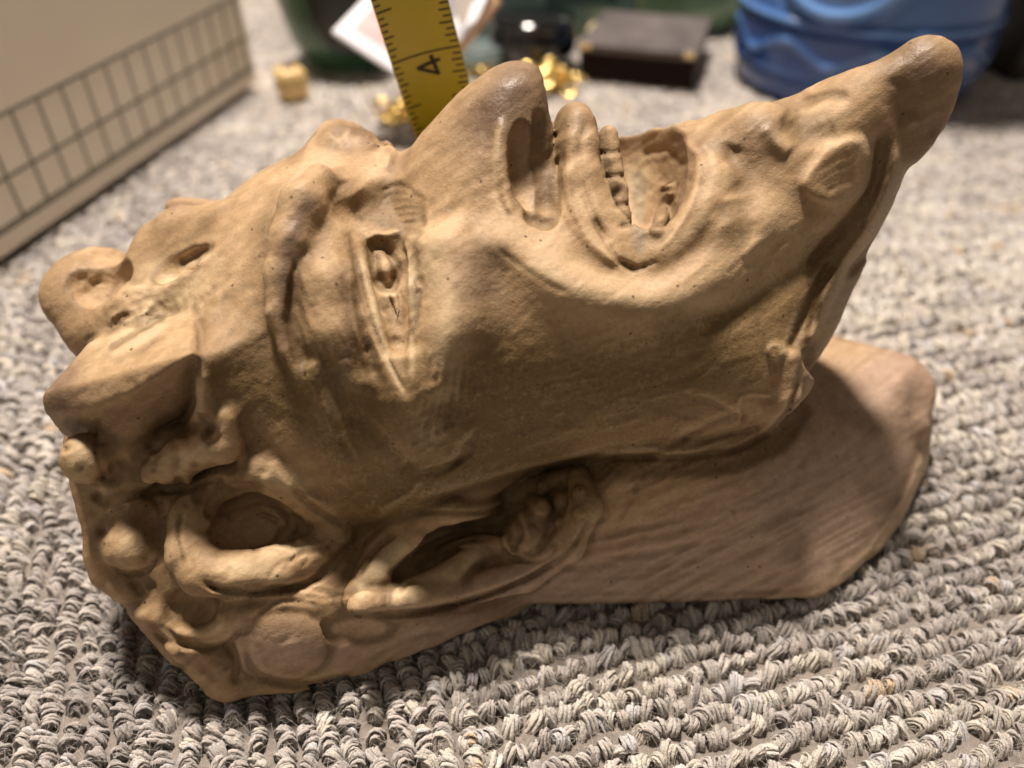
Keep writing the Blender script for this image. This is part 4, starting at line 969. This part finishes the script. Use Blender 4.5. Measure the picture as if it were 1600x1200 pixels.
# --- dark wooden box with lid
q1 = g3(1080, 142); ang = math.radians(-17); hx = .071; dep = .078; q0 = q1-Vector((math.cos(ang), math.sin(ang), 0))*hx
wb = empty('wooden_box', tuple((q0+q1)/2), ang); tag(wb, 'flat black-brown lacquered box with a grey lid, left of the blue jar', 'box')
kd = simple('dark_lacquer', (.012, .006, .0045), .55, scale=40, spec=.08); kt = simple('grey_lid', (.10, .085, .083), .6, spec=.3, var=.35, scale=60)  # lid greyer and paler than the case
bm_obj('case', box_bm(0, dep/2, .0095, hx, dep, .016), kd, wb, bevel=.0015); bm_obj('lid', box_bm(0, dep/2+.001, .0195, hx+.002, dep+.002, .0046), kt, wb, bevel=.0012)
bm_obj('lid_band', box_bm(0, -.0006, .0178, hx+.001, .0012, .0012), simple('band', (.05, .03, .02), .4), wb)
for sx in (-1, 1): bm_obj('corner_brass', box_bm(sx*(hx/2-.004), .0002, .0205, .006, .004, .003), gold2, wb, bevel=.0006)
# gold disc on its far edge
gdc = empty('gold_dish', tuple(g3(943, 66))); tag(gdc, 'small pale gold oval bowl on the rug behind the near left of the dark box', 'bowl')
bm = lathe([(.004, 0), (.0095, .0015), (.0125, .006), (.0118, .0095), (.008, .0125), (.002, .0135)], 40); bm_obj('bowl_body', bm, simple('satin_gold', (.85, .68, .40), .5, .3), gdc, True)
bm_obj('bowl_foot', lathe([(.005, -.0008), (.006, .0006)], 30), gold2, gdc, True)

# --- black round pot
c = g3(832, 100); bp = empty('black_pot', tuple(c)); tag(bp, 'glossy black round pot standing just above the nose tip', 'pot')
gb = simple('black_glaze', (.006, .006, .007), .12, coat=.6)
bm_obj('pot_body', lathe([(.020, 0), (.0255, .004), (.0285, .012), (.0285, .019), (.0262, .024)], 56), gb, bp, True)
bm_obj('pot_lid', lathe([(.0268, .0242), (.0275, .027), (.026, .0305), (.012, .032), (.003, .032)], 56), gb, bp, True)
bm_obj('pot_foot', lathe([(.018, -.001), (.0195, .0015)], 40), gb, bp)

# --- teal tin behind it
c = g3(868, 62); tt = empty('teal_tin', tuple(c), .06); tag(tt, 'dull teal rectangular tin behind the black pot, pale top edge', 'tin')
bm_obj('tin_body', box_bm(-.002, .03, .028, .115, .05, .056), simple('teal_paint', (.10, .17, .165), .45, var=.2, scale=30), tt, bevel=.003)
bm_obj('tin_label', box_bm(.018, .0042, .036, .05, .001, .030), simple('dark_teal', (.018, .052, .055), .5), tt)
bm_obj('tin_lid', box_bm(-.002, .03, .0615, .118, .053, .011), simple('grey_blue', (.23, .28, .30), .4), tt, bevel=.002)
c = g3(752, 108); tc = empty('teal_cup', tuple(c)); tag(tc, 'small pale teal cup between the tape blade and the black pot', 'cup')
bm_obj('cup_body', lathe([(.011, 0), (.0145, .004), (.0165, .014), (.0158, .0145), (.013, .005), (.002, .003)], 40), simple('pale_teal', (.27, .36, .37), .35), tc, True)
bm_obj('cup_rim', lathe([(.0157, .0142), (.0167, .0148), (.0157, .0154)], 40), simple('teal_rim', (.12, .15, .15), .35), tc, True)

# --- green glass pieces
def glass(name, col, rough=.08):
    t = NT(name, rough); t.col(col); t.b.inputs['Transmission Weight'].default_value = .35; t.b.inputs['IOR'].default_value = 1.5; return t.m
c = g3(548, 96); gv = empty('green_glass_vase', tuple(c)); tag(gv, 'dark green glass vase behind the white packet, left of the tape', 'vase')
gm = glass('bottle_green', (.05, .12, .06), .2)
bm_obj('vase_body', lathe([(.020, 0), (.027, .003), (.036, .018), (.041, .04), (.040, .07), (.030, .10), (.014, .12)], 48), gm, gv, True)
bm_obj('vase_foot', lathe([(.026, -.001), (.030, .0015), (.024, .004)], 48), simple('foot_green', (.045, .09, .05), .3), gv, True)
bm_obj('vase_mouth', lathe([(.014, .118), (.017, .123), (.015, .126)], 48), gm, gv, True)
bm = ellbm((.006, -.036, .045), (.022, .006, .03)); bm_obj('dark_patch', bm, simple('dark_glass', (.012, .017, .012), .3), gv, True)
c = g3(1040, 20); gj = empty('pale_green_jar', tuple(c)); tag(gj, 'wide pale green glass jar at the top, behind the dark box', 'jar')
bm_obj('jar_body', lathe([(.050, 0), (.064, .004), (.068, .02), (.068, .09), (.05, .105)], 56), glass('celadon', (.22, .36, .22), .25), gj, True)
bm_obj('jar_lid', lathe([(.050, .105), (.056, .108), (.056, .122), (.05, .126)], 56), simple('celadon_lid', (.20, .33, .21), .3), gj, True)
bm_obj('jar_foot', lathe([(.052, -.002), (.056, .003)], 56), simple('celadon_foot', (.22, .34, .23), .3), gj, True)

# --- white packet and a second white pack with a stick
wh = simple('white_card', (.72, .73, .78), .45, var=.02)
Yc = 400
pk = empty('white_packet'); tag(pk, 'white card packet with a pale pink panel, leaning left of the tape blade', 'packet')
P4 = [w3(518, 53, Yc), w3(640, 133, Yc-6), w3(690, 30, Yc+26), w3(590, -22, Yc+30)]
bm_obj('card', quad_prism(P4, .0025), wh, pk, bevel=.0004)
def on_card(a, b, dz): 
    q = P4[0]*(1-a)*(1-b)+P4[1]*a*(1-b)+P4[2]*a*b+P4[3]*(1-a)*b; n = (P4[1]-P4[0]).cross(P4[3]-P4[0]).normalized(); n = n if n.y < 0 else -n; return q+n*dz
off = .0004 if (P4[1]-P4[0]).cross(P4[3]-P4[0]).y < 0 else .0004
nn = (P4[1]-P4[0]).cross(P4[3]-P4[0]).normalized(); front = .0029 if nn.y < 0 else .0004
bm_obj('pink_panel', quad_prism([on_card(a, b, front) for a, b in ((.15, .2), (.8, .2), (.8, .62), (.15, .62))], .0002), simple('pale_pink', (.70, .42, .42), .5, var=.05), pk)
bm_obj('blue_panel', quad_prism([on_card(a, b, front) for a, b in ((.15, .72), (.8, .72), (.8, .95), (.15, .95))], .0002), simple('pale_blue', (.42, .47, .74), .5, var=.05), pk)
wp = empty('white_pouch'); tag(wp, 'bright white folded pouch just right of the tape blade at the top', 'pouch')
P5 = [w3(700, -20, 395), w3(697, 40, 390), w3(716, 66, 385), w3(738, 40, 388), w3(766, -20, 400)]
bm_obj('pouch_sheet', quad_prism(P5, .004), wh, wp, bevel=.001)
bm_obj('pouch_fold', quad_prism([w3(712, -20, 386), w3(716, 40, 380), w3(728, 36, 381), w3(745, -20, 388)], .001), simple('pouch_tan', (.72, .66, .60), .5), wp)
st = empty('wooden_stick'); tag(st, 'thin brown wooden stick slanting beside the white pouch', 'stick')
a_, b_ = w3(704, 92, 392), w3(790, -20, 400)
def rod(a, b, r1, r2, n=12):
    d = (b-a); m = d.to_track_quat('Z', 'Y').to_matrix(); bm = bmesh.new(); A = [bm.verts.new(a+m @ Vector((r1*math.cos(2*math.pi*i/n), r1*math.sin(2*math.pi*i/n), 0))) for i in range(n)]; B = [bm.verts.new(b+m @ Vector((r2*math.cos(2*math.pi*i/n), r2*math.sin(2*math.pi*i/n), 0))) for i in range(n)]
    for i in range(n): bm.faces.new((A[i], A[(i+1) % n], B[(i+1) % n], B[i]))
    bm.faces.new(A[::-1]); bm.faces.new(B); return bm
bm_obj('shaft', rod(a_, a_+(b_-a_)*.86, .0028, .0034), simple('stick_wood', (.52, .33, .20), .5), st, True)
bm_obj('dark_tip', rod(a_+(a_-b_)*.2, a_, .0014, .0028), simple('stick_dark', (.09, .05, .035), .5), st, True)

# --- big blue embossed jar
c0 = g3(1146, 128); c1 = g3(1516, 128); R_j = (c1-c0).length/2; cj = (c0+c1)/2; cj = Vector((cj.x, cj.y+.010, 0))
dj = math.hypot(cj.x, cj.y)
bj = empty('blue_jar', tuple(cj)); tag(bj, 'big glossy cobalt-blue jar with raised wave band, standing behind the pointed beard', 'jar')
SEG, HJ = 360, .17
zs = np.concatenate([np.linspace(0, .07, 150), np.linspace(.0725, HJ, 30)]); th = np.linspace(0, 2*math.pi, SEG, endpoint=False)
TH, ZZ = np.meshgrid(th, zs); face_ang = math.atan2(-cj.y, -cj.x)
prof = R_j*(.90+.10*np.clip(ZZ/.022, 0, 1)**.6-.035*np.clip((ZZ-.04)/.1, 0, 1))
def gs(d, w): return np.exp(-(d/w)**2)
rel = .0022*gs(ZZ-.0455, .0022)-.0016*gs(ZZ-.0415, .0016)-.0012*gs(ZZ-.0145, .0014)+.0008*gs(ZZ-.0175, .0014)
ph = (TH-face_ang)*R_j*1000/26.0*2*math.pi/2
wv = .0305+.0048*np.sin(ph)
rel += .0011*gs(ZZ-wv, .0022)+.0009*gs(np.hypot((np.mod(ph-1.6, 2*math.pi)-math.pi)*.0042, ZZ-.0255), .0022)+.0009*gs(np.hypot((np.mod(ph+1.6, 2*math.pi)-math.pi)*.0042, ZZ-.0355), .0022)
dth = np.mod(TH-face_ang+math.pi+.22, 2*math.pi)-math.pi; ov = np.hypot(dth*R_j/.033, (ZZ-.078)/.026)
rel += .0026*gs(ov-1, .10)-.0018*gs(ov-1.25, .10)+.0014*np.clip(1-ov, 0, 1)
RR = prof+rel; VJ = np.stack([RR*np.cos(TH), RR*np.sin(TH), ZZ], -1).reshape(-1, 3); nz = len(zs)
i, j = np.meshgrid(np.arange(nz-1), np.arange(SEG), indexing='ij'); jn = (j+1) % SEG
FJ = np.stack([i*SEG+j, i*SEG+jn, (i+1)*SEG+jn, (i+1)*SEG+j], -1).reshape(-1, 4)
tb = NT('cobalt_glaze', .22); ot = tb.obj(); rl = tb.attr('raised')
tb.col(tb.mix(tb.math('MULTIPLY', tb.noise(40, 3, .5, ot), .4), tb.mix(rl, (.016, .058, .23), (.15, .31, .64)), (.03, .075, .22))); tb.b.inputs['Coat Weight'].default_value = .3
raised = np.clip(rel/.0022, 0, 1).reshape(-1)*.85+np.where(ZZ.reshape(-1) > .049, .35, 0)
link('jar_body', mesh_np('jar_body', VJ, FJ, None, {'raised': np.clip(raised, 0, 1)}), tb.m, bj)
bm_obj('jar_base', lathe([(R_j*.86, .0005), (R_j*.905, .002), (R_j*.90, .005)], 120), simple('blue_base', (.012, .035, .14), .3), bj, True)
bm_obj('jar_shoulder', lathe([(R_j*.965, HJ-.001), (R_j*.9, HJ+.02), (R_j*.6, HJ+.035), (R_j*.3, HJ+.037)], 120), simple('blue_top', (.02, .08, .32), .25), bj, True)

# --- dark leather case, far right
c = g3(1640, 120); lc = empty('dark_case', tuple(c), .15); tag(lc, 'dark brown-black case at the right edge beside the blue jar', 'case')
bm_obj('case_body', box_bm(.012, .05, .07, .085, .11, .14), simple('dark_leather', (.035, .028, .024), .45, var=.3, scale=150, bump=.0004), lc, bevel=.006, seg=3)
bm_obj('case_strap', box_bm(-.012, -.0065, .07, .010, .003, .141), simple('strap', (.07, .055, .045), .5), lc, bevel=.0008)
bm_obj('case_foot', box_bm(.012, .05, .0012, .080, .105, .004), simple('case_base', (.02, .014, .012), .6), lc)
